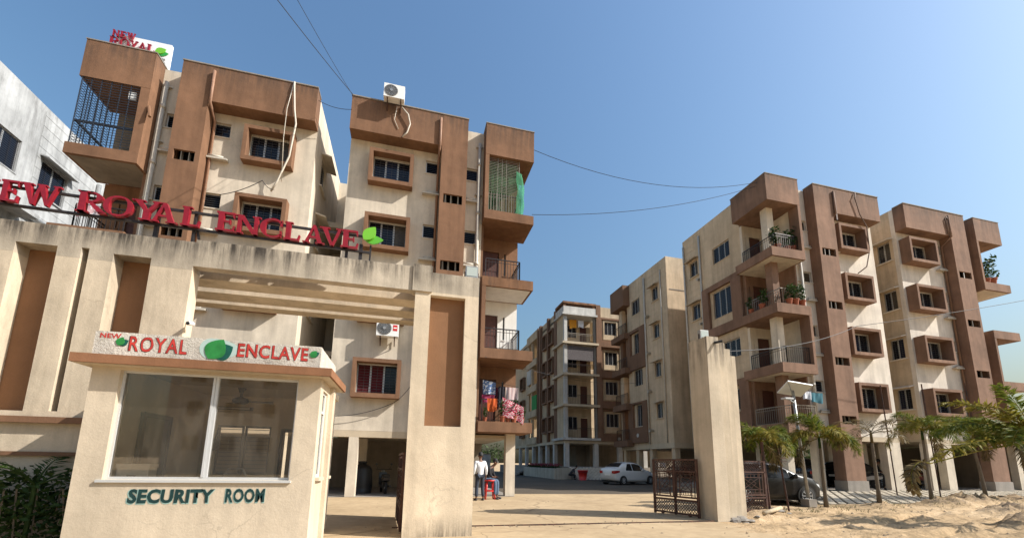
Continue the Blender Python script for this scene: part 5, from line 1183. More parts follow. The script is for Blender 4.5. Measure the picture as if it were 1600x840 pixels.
# pot plants on balconies
def pot_plant(x, y, z, s, label, group, seed, flower=False, pot=TERRA):
    rr = random.Random(seed); t = thing('potted_plant', label, 'potted plant', (x, y, z), group)
    m = MB(); m.lathe([(.09 * s, z), (.13 * s, z + .22 * s), (.145 * s, z + .22 * s), (.145 * s, z + .26 * s), (.11 * s, z + .25 * s)], (x, y, 0), 12); m.build('pot', pot, t)
    m = MB()
    for k in range(5): leafmass(m, (x + rr.uniform(-.1, .1) * s, y + rr.uniform(-.1, .1) * s, z + (.38 + .12 * k) * s), (.16 * s, .16 * s, .14 * s), 26, .07 * s, rr)
    m.build('foliage', PINKF if flower else SHRUB, t)
    m = MB(); m.tube([(x, y, z + .2 * s), (x + .03, y, z + .8 * s)], .012, 4); m.build('stem', BARK, t)
zl = [q + .52 for q in SLAB]
for i, (x, y, z, s, lab) in enumerate(((18.8, FY + .45, zl[3], 1.5, 'bushy potted plant behind the top corner balcony rail, near the column'), (19.4, FY + .4, zl[3], 1.3, 'potted plant in the middle of the top corner balcony'), (19.8, FY + .45, zl[3], 1.6, 'tall potted shrub at the inner end of the top corner balcony'),
      (18.9, FY + .12, zl[2], 1.2, 'leafy pot on the third floor balcony edge by the column'), (19.3, FY + .12, zl[2], 1.3, 'potted plant in the middle of the third floor balcony edge'), (19.75, FY + .12, zl[2], 1.2, 'potted plant at the inner end of the third floor balcony edge'), (18.15, 17.6, zl[2], 1.2, 'potted plant on the outer side of the third floor balcony'), (18.12, 18.3, zl[2], 1.0, 'small pot at the back of the outer side of the third floor balcony'),
      (35.3, FY + .4, zl[3], 2.0, 'leafy plant leaning out of the topmost balcony at far right'), (34.7, FY + .35, zl[3], 1.6, 'smaller plant beside the leaning one on the topmost far right balcony'))):
    pot_plant(x, y, z + .004, s, lab, 'potted plants on the right block balconies', 40 + i)
for i, (x, s, fl_, lab) in enumerate(((3.72, .9, 0, 'terracotta pot nearest the post side on the laundry balcony edge'), (3.95, .8, 0, 'middle terracotta pot with leafy plant on the laundry balcony edge'), (4.2, 1.0, 0, 'terracotta pot under the pink cloth on the laundry balcony edge'), (4.55, .7, 0, 'small pot at the outer corner of the laundry balcony edge'), (3.0, .6, 0, 'small grey pot at the inner end of the laundry balcony edge'))):
    pot_plant(x, FY + .09, SLAB[0] + .004, s, lab, 'pots on the laundry balcony', 60 + i)
# ------------------------------------------------------------------ laundry
def cloth(name, label, x, y, z, w, h, mat, seed, yaw=0, group=None, slant=0, fold=.05):
    rr = random.Random(seed); m = MB(); nx, nz = 12, 10; c, s = math.cos(yaw), math.sin(yaw); ph = rr.uniform(0, 6)
    for j in range(nz + 1):
        for i in range(nx + 1):
            u = i / nx; v = j / nz; d = fold * (math.sin(u * 9 + ph) * (.3 + v) + .5 * math.sin(u * 17 + v * 3)) * .6
            a = (u - .5) * w * (1 - .06 * v); m.v.append((x + a * c - d * s, y + a * s + d * c, z - h * v * (1 + .08 * math.sin(u * 5 + ph)) - slant * u))
    n = nx + 1
    for j in range(nz):
        for i in range(nx): m.f.append((j * n + i, j * n + i + 1, (j + 1) * n + i + 1, (j + 1) * n + i))
    o = m.build(name, mat, None, True); tag(o, label, 'laundry', group); return o
def fabric(name, c1, c2, scale, kind='spots'):
    m, t, b = new_mat(name); tc = t.nodes.new('ShaderNodeTexCoord'); r = t.nodes.new('ShaderNodeValToRGB'); r.color_ramp.interpolation = 'CONSTANT'
    if kind == 'spots': n = t.nodes.new('ShaderNodeTexVoronoi'); out = n.outputs['Distance']
    elif kind == 'stripes': n = t.nodes.new('ShaderNodeTexWave'); n.bands_direction = 'X'; out = n.outputs['Fac']
    else: n = t.nodes.new('ShaderNodeTexNoise'); out = n.outputs['Fac']
    n.inputs['Scale'].default_value = scale; r.color_ramp.elements[0].color = (*c1, 1); r.color_ramp.elements[1].color = (*c2, 1); r.color_ramp.elements[1].position = .45
    t.links.new(tc.outputs['Object'], n.inputs['Vector']); t.links.new(out, r.inputs[0]); t.links.new(r.outputs[0], b.inputs['Base Color']); b.inputs['Roughness'].default_value = .9; b.inputs['Specular IOR Level'].default_value = .1
    return m
LG = 'laundry on the first floor balcony'
cloth('hanging_cloth', 'pale cloth with blue print hung from a line inside the balcony', 3.22, FY + .5, 4.78, .55, .55, fabric('blue_print', (.55, .57, .6), (.10, .16, .30), 14, 'noise'), 1, -.2, LG, .12)
cloth('hanging_cloth', 'orange towel over the balcony rail', 3.30, FY + .16, 3.95, .42, .52, fabric('orange_towel', (.50, .11, .03), (.42, .08, .025), 8, 'noise'), 2, 0, LG)
cloth('hanging_cloth', 'white and pink striped cloth hung at the outer end of the line', 4.22, FY + .55, 4.52, .55, .9, fabric('pink_stripes', (.62, .58, .55), (.40, .22, .22), 5, 'stripes'), 3, 0, LG)
cloth('hanging_cloth', 'pink and white patterned sheet slung over the outer corner of the rail', 4.14, FY - .02, 4.0, .9, .72, fabric('pink_print', (.62, .5, .5), (.42, .04, .08), 22), 4, 0, LG, .38)
cloth('hanging_cloth', 'dark garment hanging beside the striped cloth', 3.78, FY + .6, 4.55, .3, .95, plain('dark_cotton', (.02, .018, .025), .9), 5, 0, LG)
cloth('hanging_cloth', 'dark red patterned garment between the blue print and the dark one', 3.55, FY + .65, 4.5, .25, .9, fabric('wine_print', (.16, .03, .05), (.05, .02, .03), 18), 6, 0, LG)
cloth('hanging_cloth', 'crumpled magenta cloth under the blue print', 3.18, FY + .55, 4.15, .5, .35, plain('magenta_cotton', (.25, .02, .07), .9), 7, 0, LG)
cloth('hanging_cloth', 'orange shirt drying on the top balcony of the far block', fx + 1.15, fy + .5, FL[3] + 2.5, .75, .9, plain('marigold_cotton', (.62, .26, .02), .9), 8, 0, 'laundry on the far block')
cloth('hanging_cloth', 'white shirt drying on the top balcony of the far block', fx + 2.0, fy + .5, FL[3] + 2.5, .6, .75, plain('white_cotton', (.7, .7, .72), .9), 9, 0, 'laundry on the far block')
cloth('hanging_cloth', 'teal cloth drying outside the first floor corner balcony', 19.75, FY - .1, 5.05, .75, .5, plain('teal_cotton', (.03, .13, .17), .9), 10, 0, 'laundry on the right block')
cloth('hanging_cloth', 'white cloth beside the teal one on the corner balcony', 19.15, FY - .1, 5.1, .5, .4, plain('white_cotton_two', (.55, .56, .6), .9), 11, 0, 'laundry on the right block')
cloth('hanging_cloth', 'black cloth at the end of the line on the corner balcony', 18.75, FY - .1, 5.2, .3, .35, plain('black_cotton', (.02, .02, .02), .9), 12, 0, 'laundry on the right block')
cloth('hanging_cloth', 'pale cloth over the left block third floor rail behind the red letters', -11.3, FY + .15, 10.05, .7, .45, fabric('pale_print', (.6, .6, .62), (.45, .3, .32), 9, 'noise'), 13, 0)
m = MB(); m.tube([(18.6, FY - .1, 5.15), (20.2, FY - .1, 5.06)], .008, 4); o = m.build('clothes_line', WIREM, None); tag(o, 'clothes line carrying the teal and white cloths', 'clothes line')
m = MB(); m.tube([(2.9, FY + .55, 4.8), (4.5, FY + .55, 4.55)], .008, 4); o = m.build('clothes_line', WIREM, None); tag(o, 'clothes line across the first floor laundry balcony', 'clothes line')
m = MB(); m.tube([(fx + .3, fy + .5, FL[3] + 2.5), (cx1 - .2, fy + .5, FL[3] + 2.5)], .012, 4); o = m.build('clothes_line', WIREM, None); tag(o, 'clothes line on the far block top balcony', 'clothes line')

# ------------------------------------------------------------------ solar street lamp
sp = thing('street_lamp', 'solar street lamp with a tilted panel on a galvanised pole', 'street lamp', (14.0, 12.35, 0))
m = MB(); m.tube([(14.0, 12.35, .3), (13.86, 12.35, 2.4), (13.78, 12.35, 4.15)], [.06, .055, .05], 10); m.build('pole', STEEL, sp, True)
m = MB(); m.box(13.83, 14.17, 12.18, 12.52, 0, .26); m.build('base', CONC, sp)
m = MB()
c = Vector((13.82, 12.3, 4.22)); ax = Vector((1, 0, -.08)).normalized(); ay = Vector((.22, .88, -.42)).normalized(); az_ = ax.cross(ay)
q = lambda a, b, d: c + ax * a + ay * b + az_ * d
i0 = len(m.v); m.v += [tuple(q(a, b, d)) for d in (-.02, .02) for a, b in ((-.55, -.38), (.55, -.38), (.55, .38), (-.55, .38))]
m.f += [(3, 2, 1, 0), (4, 5, 6, 7), (0, 1, 5, 4), (1, 2, 6, 5), (2, 3, 7, 6), (3, 0, 4, 7)]; m.build('solar_panel', plain('panel_backsheet', (.62, .62, .6), .5), sp)
m = MB(); m.v += [tuple(q(a, b, .0215)) for a, b in ((-.52, -.35), (.52, -.35), (.52, .35), (-.52, .35))]; m.f += [(0, 1, 2, 3)]; m.build('cells', plain('solar_cells', (.01, .015, .04), .15), sp)
m = MB(); m.bar((13.79, 12.35, 3.7), (13.3, 12.15, 3.82), .04); m.bar(q(-.5, -.3, -.03), (13.79, 12.35, 3.95), .025); m.build('arm', STEEL, sp)
m = MB(); m.box(13.1, 13.46, 12.05, 12.25, 3.78, 3.84); m.build('lamp_head', plain('lamp_head_grey', (.5, .5, .5), .4), sp)

# ------------------------------------------------------------------ cars
def car(label, loc, rotz, L_, H, paint, hatch=False, wr=.29):
    """built along +x (front at x=L), z up; profile lofted from many stations"""
    r = thing('car', label, 'car', loc, 'parked cars', True, rotz)
    W_ = 1.68
    if hatch: roof = [(0, .98), (.06, 1.18), (.28, H - .06), (.7, H), (1.5, H), (2.1, H - .05), (2.62, H - .30), (2.98, 1.02), (3.5, .93), (3.8, .80), (L_, .55)]
    else: roof = [(0, 1.0), (.05, 1.09), (.30, 1.13), (.42, 1.17), (.98, H - .06), (1.4, H), (2.0, H), (2.45, H - .07), (2.95, 1.08), (3.15, 1.0), (3.6, .92), (3.85, .80), (L_, .55)]
    belt = [(0, .90), (1.0, .93), (2.6, .90), (3.2, .88), (L_, .54)]
    bot = [(0, .42), (.15, .28), (.5, .22), (3.4, .2), (L_ - .15, .24), (L_, .38)]
    hw = [(0, .66), (.12, .76), (.5, .83), (2.9, .84), (3.5, .80), (L_ - .15, .70), (L_, .55)]
    def f(tab, x):
        for (a, b), (c, d) in zip(tab[:-1], tab[1:]):
            if x <= c:
                t = (x - a) / (c - a); t = t * t * (3 - 2 * t) * .5 + t * .5; return b + (d - b) * t
        return tab[-1][1]
    def width(x, z):
        w = f(hw, x); zb = f(belt, x); zt = f(roof, x); lo = f(bot, x)
        if z > zb: k = (z - zb) / max(.02, (H - .9)); return w - .02 - .25 * k
        k = (z - lo) / max(.05, zb - lo); return w * (.93 + .07 * math.sin(min(1, k * 1.2) * math.pi * .5)) - .015 * k
    n = 60; m = MB(); rows = []
    for i in range(n + 1):
        x = L_ * i / n; zb, zt, lo = f(belt, x), f(roof, x), f(bot, x); zt = max(zt, zb + .012); sec = []
        for z in (lo, lo + (zb - lo) * .25, lo + (zb - lo) * .5, lo + (zb - lo) * .8, zb): sec.append((width(x, z), z))
        wt = width(x, zt); sec += [(width(x, zb + (zt - zb) * .5), zb + (zt - zb) * .5), (width(x, zb + (zt - zb) * .88), zb + (zt - zb) * .88), (wt * .86, zb + (zt - zb) * .985), (wt * .5, zt + .012), (0, zt + .02)]
        row = [(-sec[0][0] * .0, sec[0][1])] ; full = [(0, lo)] + sec; rows.append(full)
    K = len(rows[0])
    for s in (1, -1):
        i0 = len(m.v)
        for i, row in enumerate(rows):
            for (w, z) in row: m.v.append((L_ * i / n, s * w, z))
        for i in range(n):
            for k in range(K - 1): a = i0 + i * K + k; m.f.append((a, a + K, a + K + 1, a + 1))
        m.f.append(tuple(i0 + k for k in range(K))); m.f.append(tuple(i0 + n * K + k for k in range(K)))
    m.build('body', paint, r, True)
    # side windows as strips that follow the body
    def strip(x0, x1, lo, hi, name='window', N=12):
        for s in (1, -1):
            m = MB(); c = 5
            for i in range(N + 1):
                x = x0 + (x1 - x0) * i / N; za, zb = lo(x), max(lo(x) + .01, hi(x))
                for k in range(c): z = za + (zb - za) * k / (c - 1); m.v.append((x, s * (width(x, z) + .012), z))
            for i in range(N):
                for k in range(c - 1): a = i * c + k; m.f.append((a, a + c, a + c + 1, a + 1))
            m.build(name, GLASSC, r, True)
    lo = lambda x: f(belt, x) + .03
    lim = lambda x: f(roof, x) - .10
    if hatch: strip(.55, 1.42, lo, lim); strip(1.5, 2.45, lo, lim); strip(2.5, 2.78, lo, lambda x: min(lim(x), f(belt, x) + .30 - (x - 2.5) * .9))
    else: strip(.98, 1.62, lo, lambda x: min(lim(x), f(belt, x) + .03 + (x - .98) * 1.4 + .06)); strip(1.69, 2.55, lo, lim); strip(2.6, 2.82, lo, lambda x: min(lim(x), f(belt, x) + .30 - (x - 2.6) * 1.0))
    for (xa, xb) in (((2.2 if hatch else 2.46), 2.92), ((.03, .24) if hatch else (.46, .95))):
        m = MB(); N = 8
        for i in range(N + 1):
            x = xa + (xb - xa) * i / N; z = f(roof, x); wt = width(x, z) * .84
            for k in range(7): y = -wt + 2 * wt * k / 6; m.v.append((x, y, z + .026 - .012 * (abs(y) / wt) ** 2))
        for i in range(N):
            for k in range(6): a = i * 7 + k; m.f.append((a, a + 7, a + 8, a + 1))
        m.build('windscreen', GLASSC, r, True)
    wb = (.68, L_ - .82)
    for xw in wb:
        for s in (1, -1):
            y = s * .73
            m = MB(); m.lathe([(wr + .045, s * .80), (wr + .045, s * .846), (wr - .02, s * .848)], (xw, 0, wr), 22, 'y'); m.build('wheel_arch', BLACKP, r)
            m = MB(); m.lathe([(wr - .09, y - s * .08), (wr - .02, y - s * .09), (wr, y - s * .05), (wr, y + s * .09), (wr - .02, y + s * .125), (wr - .09, y + s * .125)], (xw, 0, wr), 24, 'y')
            t = m.build('wheel', RUBBER, r, True)
            m = MB(); m.lathe([(wr - .1, y + s * .11), (wr - .1, y + s * .13), (wr - .125, y + s * .12), (wr - .125, y + s * .1)], (xw, 0, wr), 24, 'y')
            for k in range(8):
                a = k * math.pi / 4; m.bar((xw, y + s * .118, wr), (xw + (wr - .11) * math.cos(a), y + s * .118, wr + (wr - .11) * math.sin(a)), .045, .02)
            m.lathe([(.05, y + s * .11), (.05, y + s * .135)], (xw, 0, wr), 10, 'y'); m.build('rim', ALU, t)
    for s in (1, -1):
        m = MB(); yy = s * .70
        N = 6
        for i in range(N + 1):
            x = .36 * i / N; za, zb = .74 + .10 * i / N, .95
            for q in range(4): z = za + (zb - za) * q / 3; m.v.append((x - (.02 if i == 0 else 0), s * (width(x, min(z, f(belt, x) - .01)) + .016), z))
        for i in range(N):
            for q in range(3): a = i * 4 + q; m.f.append((a, a + 4, a + 5, a + 1))
        i0 = len(m.v); m.v += [(-.03, s * .42, .76), (-.03, s * .70, .74), (-.03, s * .70, .95), (-.03, s * .42, .93)]; m.f.append((i0, i0 + 1, i0 + 2, i0 + 3))
        m.build('tail_light', TAILR, r)
        m = MB(); m.v += [(L_ - .50, s * .785, .64), (L_ - .50, s * .765, .80), (L_ - .12, s * .66, .70), (L_ - .10, s * .66, .58)]; m.v += [(x - .05, y - s * .08, z) for x, y, z in m.v]; m.f += [(0, 1, 2, 3), (7, 6, 5, 4), (0, 4, 5, 1), (1, 5, 6, 2), (2, 6, 7, 3), (3, 7, 4, 0)]; m.build('headlight', plain('headlight_lens', (.55, .57, .6), .1), r)
        m = MB(); m.tube([(2.62, s * .80, .98), (2.62, s * .93, 1.0)], [.06, .085], 8); m.build('mirror', paint, r, True)
        m = MB()
        for x in (1.35, 2.3): m.bar((x, s * (width(x, .82) + .012), .82), (x + .16, s * (width(x, .82) + .012), .82), .02, .03)
        m.build('handle', paint, r)
    m = MB(); m.box(-.02, .02, -.24, .24, .62, .74); m.build('number_plate', WHITEP, r)
    m = MB(); m.box(.0, L_ * .98, -.72, .72, .15, .21); m.build('underbody', BLACKP, r)
    return r
GLASSC = plain('car_glass', (.012, .014, .016), .08, 0, .35)
TAILR = plain('tail_light_red', (.35, .01, .012), .2)
car('white saloon parked in the court in front of the middle block', (13.5, 26.9, .012), math.radians(20), 4.3, 1.52, plain('white_car_paint', (.68, .68, .67), .25, 0, .5, 0, .6))
car('dark grey hatchback parked beside the gate leaf and lamp pole', (11.15, 13.65, .05), math.radians(-6), 3.9, 1.52, plain('charcoal_car_paint', (.012, .012, .013), .35, 0, .3, 0, .1), True, .31)
car('dark blue hatchback parked under the right block with its tail lights to the lane', (21.2, 19.0, .27), math.radians(35), 3.9, 1.6, plain('navy_car_paint', (.010, .015, .035), .22, .2, .5, 0, .7), True, .31)
car('dark car parked under the right block behind the brown pilaster', (24.2, 19.6, .27), math.radians(8), 3.9, 1.5, plain('black_car_paint', (.016, .016, .018), .25, .2, .5, 0, .6), True, .31)

# ------------------------------------------------------------------ motorbikes
def bike(label, loc, rotz, scooter, col):
    r = thing('motor_scooter' if scooter else 'motorbike', label, 'scooter' if scooter else 'motorbike', loc, 'two wheelers under the blocks', True, rotz)
    wr = .25 if scooter else .3
    for x in (0, 1.25):
        m = MB(); m.lathe([(wr - .08, -.04), (wr, -.045), (wr, .045), (wr - .08, .04)], (x, 0, wr), 18, 'y'); w = m.build('wheel', RUBBER, r, True)
        m = MB(); m.lathe([(.05, -.05), (.05, .05)], (x, 0, wr), 8, 'y')
        for k in range(6): a = k * math.pi / 3; m.bar((x, 0, wr), (x + (wr - .07) * math.cos(a), 0, wr + (wr - .07) * math.sin(a)), .02)
        m.build('rim', ALU, w)
    m = MB(); m.prism([(-.25, .55), (.1, .5), (.45, .45), (.45, .62), (.1, .72), (-.28, .68)], lambda a, b, d: (a, d, b), -.13, .13); m.build('body', col, r)
    m = MB(); m.prism([(-.28, .70), (.1, .735), (.5, .70), (.5, .76), (.1, .80), (-.3, .78)], lambda a, b, d: (a, d, b), -.12, .12); m.build('seat', BLACKP, r)
    m = MB()
    if scooter: m.prism([(.5, .25), (.95, .25), (1.05, .55), (1.02, .85), (.95, .85), (.9, .4), (.5, .32)], lambda a, b, d: (a, d, b), -.17, .17)
    else: m.prism([(.42, .6), (.85, .62), (.95, .8), (.6, .88), (.45, .78)], lambda a, b, d: (a, d, b), -.12, .12)
    m.build('front_panel' if scooter else 'fuel_tank', col, r)
    m = MB(); m.tube([(1.25, .06, wr), (1.05, .06, .7), (.98, .02, .95)], .025, 6); m.tube([(1.25, -.06, wr), (1.05, -.06, .7), (.98, -.02, .95)], .025, 6); m.build('fork', STEEL, r)
    m = MB(); m.tube([(.82, -.34, 1.0), (.95, -.15, .97), (.95, .15, .97), (.82, .34, 1.0)], .018, 6); m.build('handlebar', BLACKP, r)
    m = MB(); m.lathe([(.08, 1.02), (.085, 1.06), (.02, 1.09)], (0, 0, .86), 12, 'x'); m.build('headlight', ALU, r, True)
    m = MB(); m.box(.3, .75, -.1, .1, .22, .52); m.tube([(.4, -.14, .3), (-.2, -.15, .33)], .04, 8); m.build('engine', plain('engine_grey', (.06, .06, .06), .5, .4), r)
    for s in (-.24, .24): m = MB(); m.tube([(.86, s, 1.0), (.84, s * 1.3, 1.16)], .008, 5); m.lathe([(.05, .83), (.05, .845)], (0, s * 1.3, 1.2), 10, 'x'); m.build('mirror', BLACKP, r)
    return r
bike('dark scooter parked in the open ground floor behind the portal opening', (-.75, 18.4, .03), math.radians(100), True, plain('scooter_black', (.02, .02, .022), .3))
bike('scooter standing under the right block behind the dry palm', (24.6, 17.6, .27), math.radians(110), True, plain('scooter_white', (.45, .44, .42), .3))
bike('motorbike parked in the open bay beyond the gap between the wings', (28.6, 18.2, .27), math.radians(8), False, plain('bike_red', (.12, .012, .012), .3))
bike('second motorbike behind the first in the bay beyond the gap', (29.0, 19.4, .27), math.radians(10), False, plain('bike_black', (.02, .02, .02), .3))
# covered heap in the ground floor of the left block
cv = thing('water_tank', 'dark squat drum standing in the ground floor of the left block', 'drum', (-1.75, 19, .03))
m = MB(); m.lathe([(.42, .03), (.44, .3), (.40, 1.0), (.30, 1.15), (.16, 1.2), (.16, 1.28)], (-1.75, 19, 0), 18); m.build('body', BLACKP, cv, True)
m = MB(); m.lathe([(.18, 1.281), (.18, 1.33), (.05, 1.35)], (-1.75, 19, 0), 14); m.build('lid', BLACKP, cv)

# ------------------------------------------------------------------ furniture, bin
def stool(loc, label):
    r = thing('plastic_stool', label, 'stool', loc, None, True)
    m = MB(); m.lathe([(.17, .455), (.19, .47), (.19, .49), (.05, .492)], (0, 0, 0), 16); m.build('seat', REDP, r, True)
    for k in range(4):
        a = k * math.pi / 2 + .78; m = MB(); m.tube([(.13 * math.cos(a), .13 * math.sin(a), .46), (.2 * math.cos(a), .2 * math.sin(a), 0)], [.03, .022], 6); m.build('leg', REDP, r, True)
    m = MB(); m.lathe([(.165, .2), (.175, .2), (.175, .23), (.165, .23)], (0, 0, 0), 16); m.build('ring', REDP, r)
    r.scale = (1.25, 1.25, 1.45)
stool((3.12, 15.9, .012), 'red plastic stool beside the seated person near the portal pillar')
b = thing('waste_bin', 'red plastic bin on the ground before the far ramp', 'bin', (14.85, 34.2, .012))
m = MB(); m.lathe([(.30, .012), (.42, .78), (.46, .78), (.46, .85), (.40, .84)], (14.85, 34.2, 0), 16); m.build('tub', REDP, b, True)
m = MB(); m.lathe([(.455, .70), (.475, .72), (.455, .74)], (14.85, 34.2, 0), 16); m.build('rim', REDP, b)

# ------------------------------------------------------------------ people
SKIN = plain('skin', (.16, .075, .042), .6); HAIR = plain('hair', (.012, .010, .009), .7)
def skinned(name, mat, J, bones, parent, grow=0.0, sub=1):
    used = []
    for a, b in bones:
        for k in (a, b):
            if k not in used: used.append(k)
    me = bpy.data.meshes.new(name); me.from_pydata([J[k][:3] for k in used], [(used.index(a), used.index(b)) for a, b in bones], []); me.materials.append(mat)
    o = bpy.data.objects.new(name, me); COL.objects.link(o); o.parent = parent; ORG[o.name] = Vector((0, 0, 0))
    md = o.modifiers.new('skin', 'SKIN'); md.use_smooth_shade = True; md.branch_smoothing = .3
    for i, k in enumerate(used):
        r = J[k][3] + grow; me.skin_vertices[0].data[i].radius = (r, r * (.72 if k in ('chest', 'waist', 'pelvis', 'shoulder') else 1)); me.skin_vertices[0].data[i].use_root = (i == 0)
    ss = o.modifiers.new('sub', 'SUBSURF'); ss.levels = sub; ss.render_levels = sub
    return o
def person(label, loc, rotz, J, shirt, trousers, sleeves=True, hair_r=.105, shoes=BLACKP):
    r = thing('person', label, 'person', loc, 'people', True, rotz)
    B = [('pelvis', 'waist'), ('waist', 'chest'), ('chest', 'neck'), ('neck', 'jaw'), ('jaw', 'head'), ('head', 'crown')]
    for s in 'lr':
        B += [('chest', s + 'sh'), (s + 'sh', s + 'el'), (s + 'el', s + 'wr'), (s + 'wr', s + 'palm'), ('pelvis', s + 'hip'), (s + 'hip', s + 'kn'), (s + 'kn', s + 'an'), (s + 'an', s + 'toe')]
        w = Vector(J[s + 'wr'][:3]); p = Vector(J[s + 'palm'][:3]); d = (p - w).normalized(); sd = d.cross(Vector((0, 1, .2))).normalized()
        for k, ln in enumerate((.072, .082, .078, .06)):
            b = p + sd * (.012 * (k - 1.5)); e = b + d * ln * .6; t = e + (d * .4 + Vector((0, .35, -.1))) * ln * .5
            J[f'{s}f{k}a'] = (*(b + d * .012), .009); J[f'{s}f{k}b'] = (*e, .008); J[f'{s}f{k}c'] = (*t, .006)
            B += [(s + 'palm', f'{s}f{k}a'), (f'{s}f{k}a', f'{s}f{k}b'), (f'{s}f{k}b', f'{s}f{k}c')]
        t0 = w.lerp(p, .5) + sd * .03; J[s + 'ta'] = (*t0, .010); J[s + 'tb'] = (*(t0 + d * .035 + sd * .012), .008); B += [(s + 'palm', s + 'ta'), (s + 'ta', s + 'tb')]
    skinned('body', SKIN, J, B, r, 0, 1)
    J['shirthem'] = (J['pelvis'][0], J['pelvis'][1], J['pelvis'][2] - .13, .135); J['belly'] = (J['waist'][0], J['waist'][1], J['waist'][2], .135)
    SB = [('chest', 'belly'), ('belly', 'pelvis'), ('pelvis', 'shirthem'), ('chest', 'collar')]
    J['collar'] = tuple(Vector(J['chest'][:3]).lerp(Vector(J['neck'][:3]), .7)) + (J['neck'][3] + .01,)
    for s in 'lr':
        SB += [('chest', s + 'sh'), (s + 'sh', s + 'el')]
        if sleeves: J[s + 'cuff'] = tuple(Vector(J[s + 'el'][:3]).lerp(Vector(J[s + 'wr'][:3]), .9)) + (J[s + 'wr'][3] + .004,); SB += [(s + 'el', s + 'cuff')]
    skinned('shirt', shirt, J, SB, r, .016, 1)
    TB = []
    for s in 'lr':
        J[s + 'hem'] = tuple(Vector(J[s + 'kn'][:3]).lerp(Vector(J[s + 'an'][:3]), .93)) + (J[s + 'an'][3] + .018,)
        TB += [('pelvis', s + 'hip'), (s + 'hip', s + 'kn'), (s + 'kn', s + 'hem')]
    skinned('trousers', trousers, J, TB, r, .014, 1)
    for s in 'lr':
        m = MB(); a, t = Vector(J[s + 'an'][:3]), Vector(J[s + 'toe'][:3]); a = a - Vector((0, 0, .05)); m.tube([a - (t - a) * .25, a, t, t + (t - a) * .25], [.03, .045, .045, .02], 8); m.build('shoe', shoes, r, True)
    hd, cr = Vector(J['head'][:3]), Vector(J['crown'][:3]); m = MB(); c = hd.lerp(cr, .45) + Vector((0, .018, .012)); n = 12
    for j in range(7):
        ph = math.pi * .5 - j / 6 * math.pi * .62
        for i in range(n): th = 2 * math.pi * i / n; m.v.append((c.x + hair_r * .86 * math.cos(ph) * math.cos(th), c.y + hair_r * math.cos(ph) * math.sin(th) + (.012 if ph < 0 else 0), c.z + hair_r * 1.12 * math.sin(ph)))
    for j in range(6):
        for i in range(n): a = j * n + i; b = j * n + (i + 1) % n; m.f.append((a, a + n, b + n, b))
    m.build('hair', HAIR, r, True)
    # eyes, nose and ears on the face side (-y)
    m = MB()
    for s in (-1, 1): m.lathe([(.004, -.012), (.011, 0), (.004, .006)], (hd.x + s * .032, hd.y - .083, hd.z + .02), 8, 'y')
    m.build('eye', WHITEP, r)
    m = MB(); m.tube([(hd.x, hd.y - .082, hd.z + .02), (hd.x, hd.y - .108, hd.z - .02), (hd.x, hd.y - .085, hd.z - .03)], [.008, .014, .010], 6); m.build('nose', SKIN, r, True)
    m = MB(); m.box(hd.x - .022, hd.x + .022, hd.y - .088, hd.y - .07, hd.z - .062, hd.z - .052); m.build('mouth', plain('lips', (.12, .04, .035), .6), r)
    m = MB()
    for s in (-1, 1): m.lathe([(.012, -.02), (.028, 0), (.012, .02)], (hd.x + s * .084, hd.y + .0, hd.z), 8, 'x')
    m.build('ear', SKIN, r, True)
    return r
def stand():
    J = dict(pelvis=(0, 0, .92, .125), waist=(0, 0, 1.08, .12), chest=(0, .0, 1.32, .135), neck=(0, -.005, 1.45, .05), jaw=(0, -.02, 1.52, .062), head=(0, -.01, 1.58, .082), crown=(0, 0, 1.66, .062))
    for s, k in (('l', -1), ('r', 1)):
        J.update({s + 'sh': (.17 * k, 0, 1.37, .058), s + 'el': (.23 * k, .03, 1.10, .044), s + 'wr': (.25 * k, -.06, .87, .028), s + 'palm': (.255 * k, -.09, .80, .03),
                  s + 'hip': (.09 * k, 0, .86, .088), s + 'kn': (.11 * k, -.02, .48, .058), s + 'an': (.13 * k, .03, .09, .038), s + 'toe': (.15 * k, -.11, .03, .03)})
    return J
def sit(lean=0.0, seat=.48):
    J = dict(pelvis=(0, 0, seat + .10, .13), waist=(0, -.04 - lean * .2, seat + .27, .12), chest=(0, -.08 - lean * .5, seat + .50, .132), neck=(0, -.12 - lean * .75, seat + .62, .05), jaw=(0, -.16 - lean * .85, seat + .68, .062), head=(0, -.17 - lean * .9, seat + .74, .082), crown=(0, -.17 - lean * .95, seat + .82, .062))
    for s, k in (('l', -1), ('r', 1)):
        J.update({s + 'sh': (.17 * k, -.08 - lean * .5, seat + .53, .056), s + 'el': (.22 * k, -.14 - lean * .4, seat + .28, .042), s + 'wr': (.17 * k, -.34, seat + .20, .028), s + 'palm': (.15 * k, -.40, seat + .19, .03),
                  s + 'hip': (.1 * k, -.04, seat + .07, .09), s + 'kn': (.14 * k, -.44, seat + .06, .06), s + 'an': (.14 * k, -.42, .09, .038), s + 'toe': (.15 * k, -.56, .03, .03)})
    return J
person('person in white shirt and dark jeans standing by the portal pillar, seen from behind', (2.66, 15.4, .012), math.radians(190), stand(), plain('white_shirt', (.70, .70, .70), .9), plain('dark_denim', (.030, .038, .055), .9))
person('person in black top and blue jeans seated near the red stool, leaning forward', (3.0, 16.1, .012), math.radians(60), sit(.25, .62), plain('black_top', (.012, .012, .014), .9), plain('blue_denim', (.075, .12, .18), .9))
person('person in dark clothes crouching at the foot of the far planter wall', (14.2, 35.5, .012), math.radians(50), sit(.5, .35), plain('grey_shawl', (.05, .05, .055), .9), plain('black_cloth', (.015, .015, .017), .9))
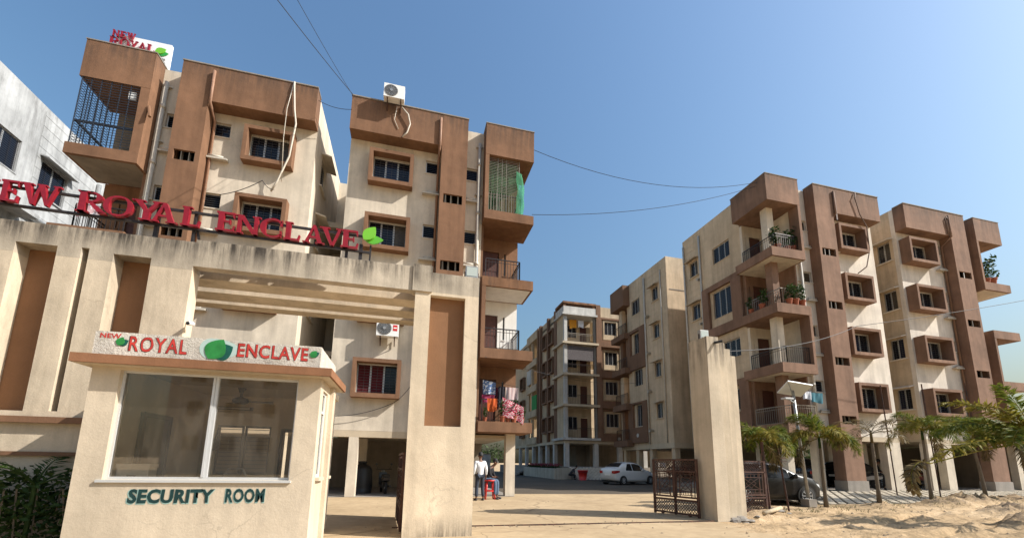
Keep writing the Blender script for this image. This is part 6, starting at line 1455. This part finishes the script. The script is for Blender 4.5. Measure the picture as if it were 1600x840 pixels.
person('person in dark clothes sitting on the scooter behind the dry palm', (24.95, 17.9, .27), math.radians(20), sit(.1, .72), plain('dark_shirt', (.015, .015, .02), .9), plain('dark_trousers', (.02, .02, .022), .9))
person('person standing in the shade behind the gate leaf and the dark hatchback', (16.3, 18.0, .05), math.radians(200), stand(), plain('shade_shirt', (.04, .035, .03), .9), plain('shade_trousers', (.03, .03, .03), .9))

# ------------------------------------------------------------------ overhead wires
def wire(label, pts, sag, r=.012):
    P = [Vector(p) for p in pts]; out = []
    for a, b in zip(P[:-1], P[1:]):
        for k in range(17): t = k / 16; q = a.lerp(b, t); q.z -= sag * 4 * t * (1 - t); out.append(q)
    m = MB(); m.tube(out, r, 5); o = m.build('cable', WIREM, None); tag(o, label, 'cable', 'overhead cables')
wire('black cable rising from the left block roof corner over the drive, lower of the two', [(-3.0, FY, 16.5), (-4.3, 10.0, 13.4), (-5.5, 6, 12.4)], .05)
wire('thin cable rising from the left block roof corner, upper of the two', [(-2.95, FY + .2, 16.5), (-3.5, 10.0, 13.2), (-4.2, 6, 12.8)], .05, .008)
wire('cable sagging from the left block top balcony to the right block roof', [(4.95, 16.6, 15.7), (18.2, 17.0, 16.9)], 1.0, .012)
wire('cable from the green netted balcony to the right block roof', [(4.9, 16.6, 12.4), (18.0, 17.2, 16.7)], .5, .012)
wire('cable crossing in front of the right block at second floor height', [(8.1, 10, 4.6), (21.0, 15.0, 8.2), (44, 12.0, 13.5)], .35, .014)
wire('thin cable from the laundry balcony towards the middle block', [(2.9, 16.4, 5.6), (18.3, 30, 8.0)], .5, .009)
wire('cable looping along the wall under the left block sign', [(-7.4, 16.7, 11.2), (-6.0, 16.6, 12.0), (-5.6, 16.7, 11.75)], .1, .014)
wire('thin cable hanging below the curtained window of the left block', [(-2.9, 16.95, 3.0), (-.6, 16.9, 3.6), (.3, 16.9, 4.8)], .15, .012)
wire('thin cable between the two wings of the left block near the roof', [(-4.3, FY, 15.9), (-3.0, FY, 15.8)], .12, .01)
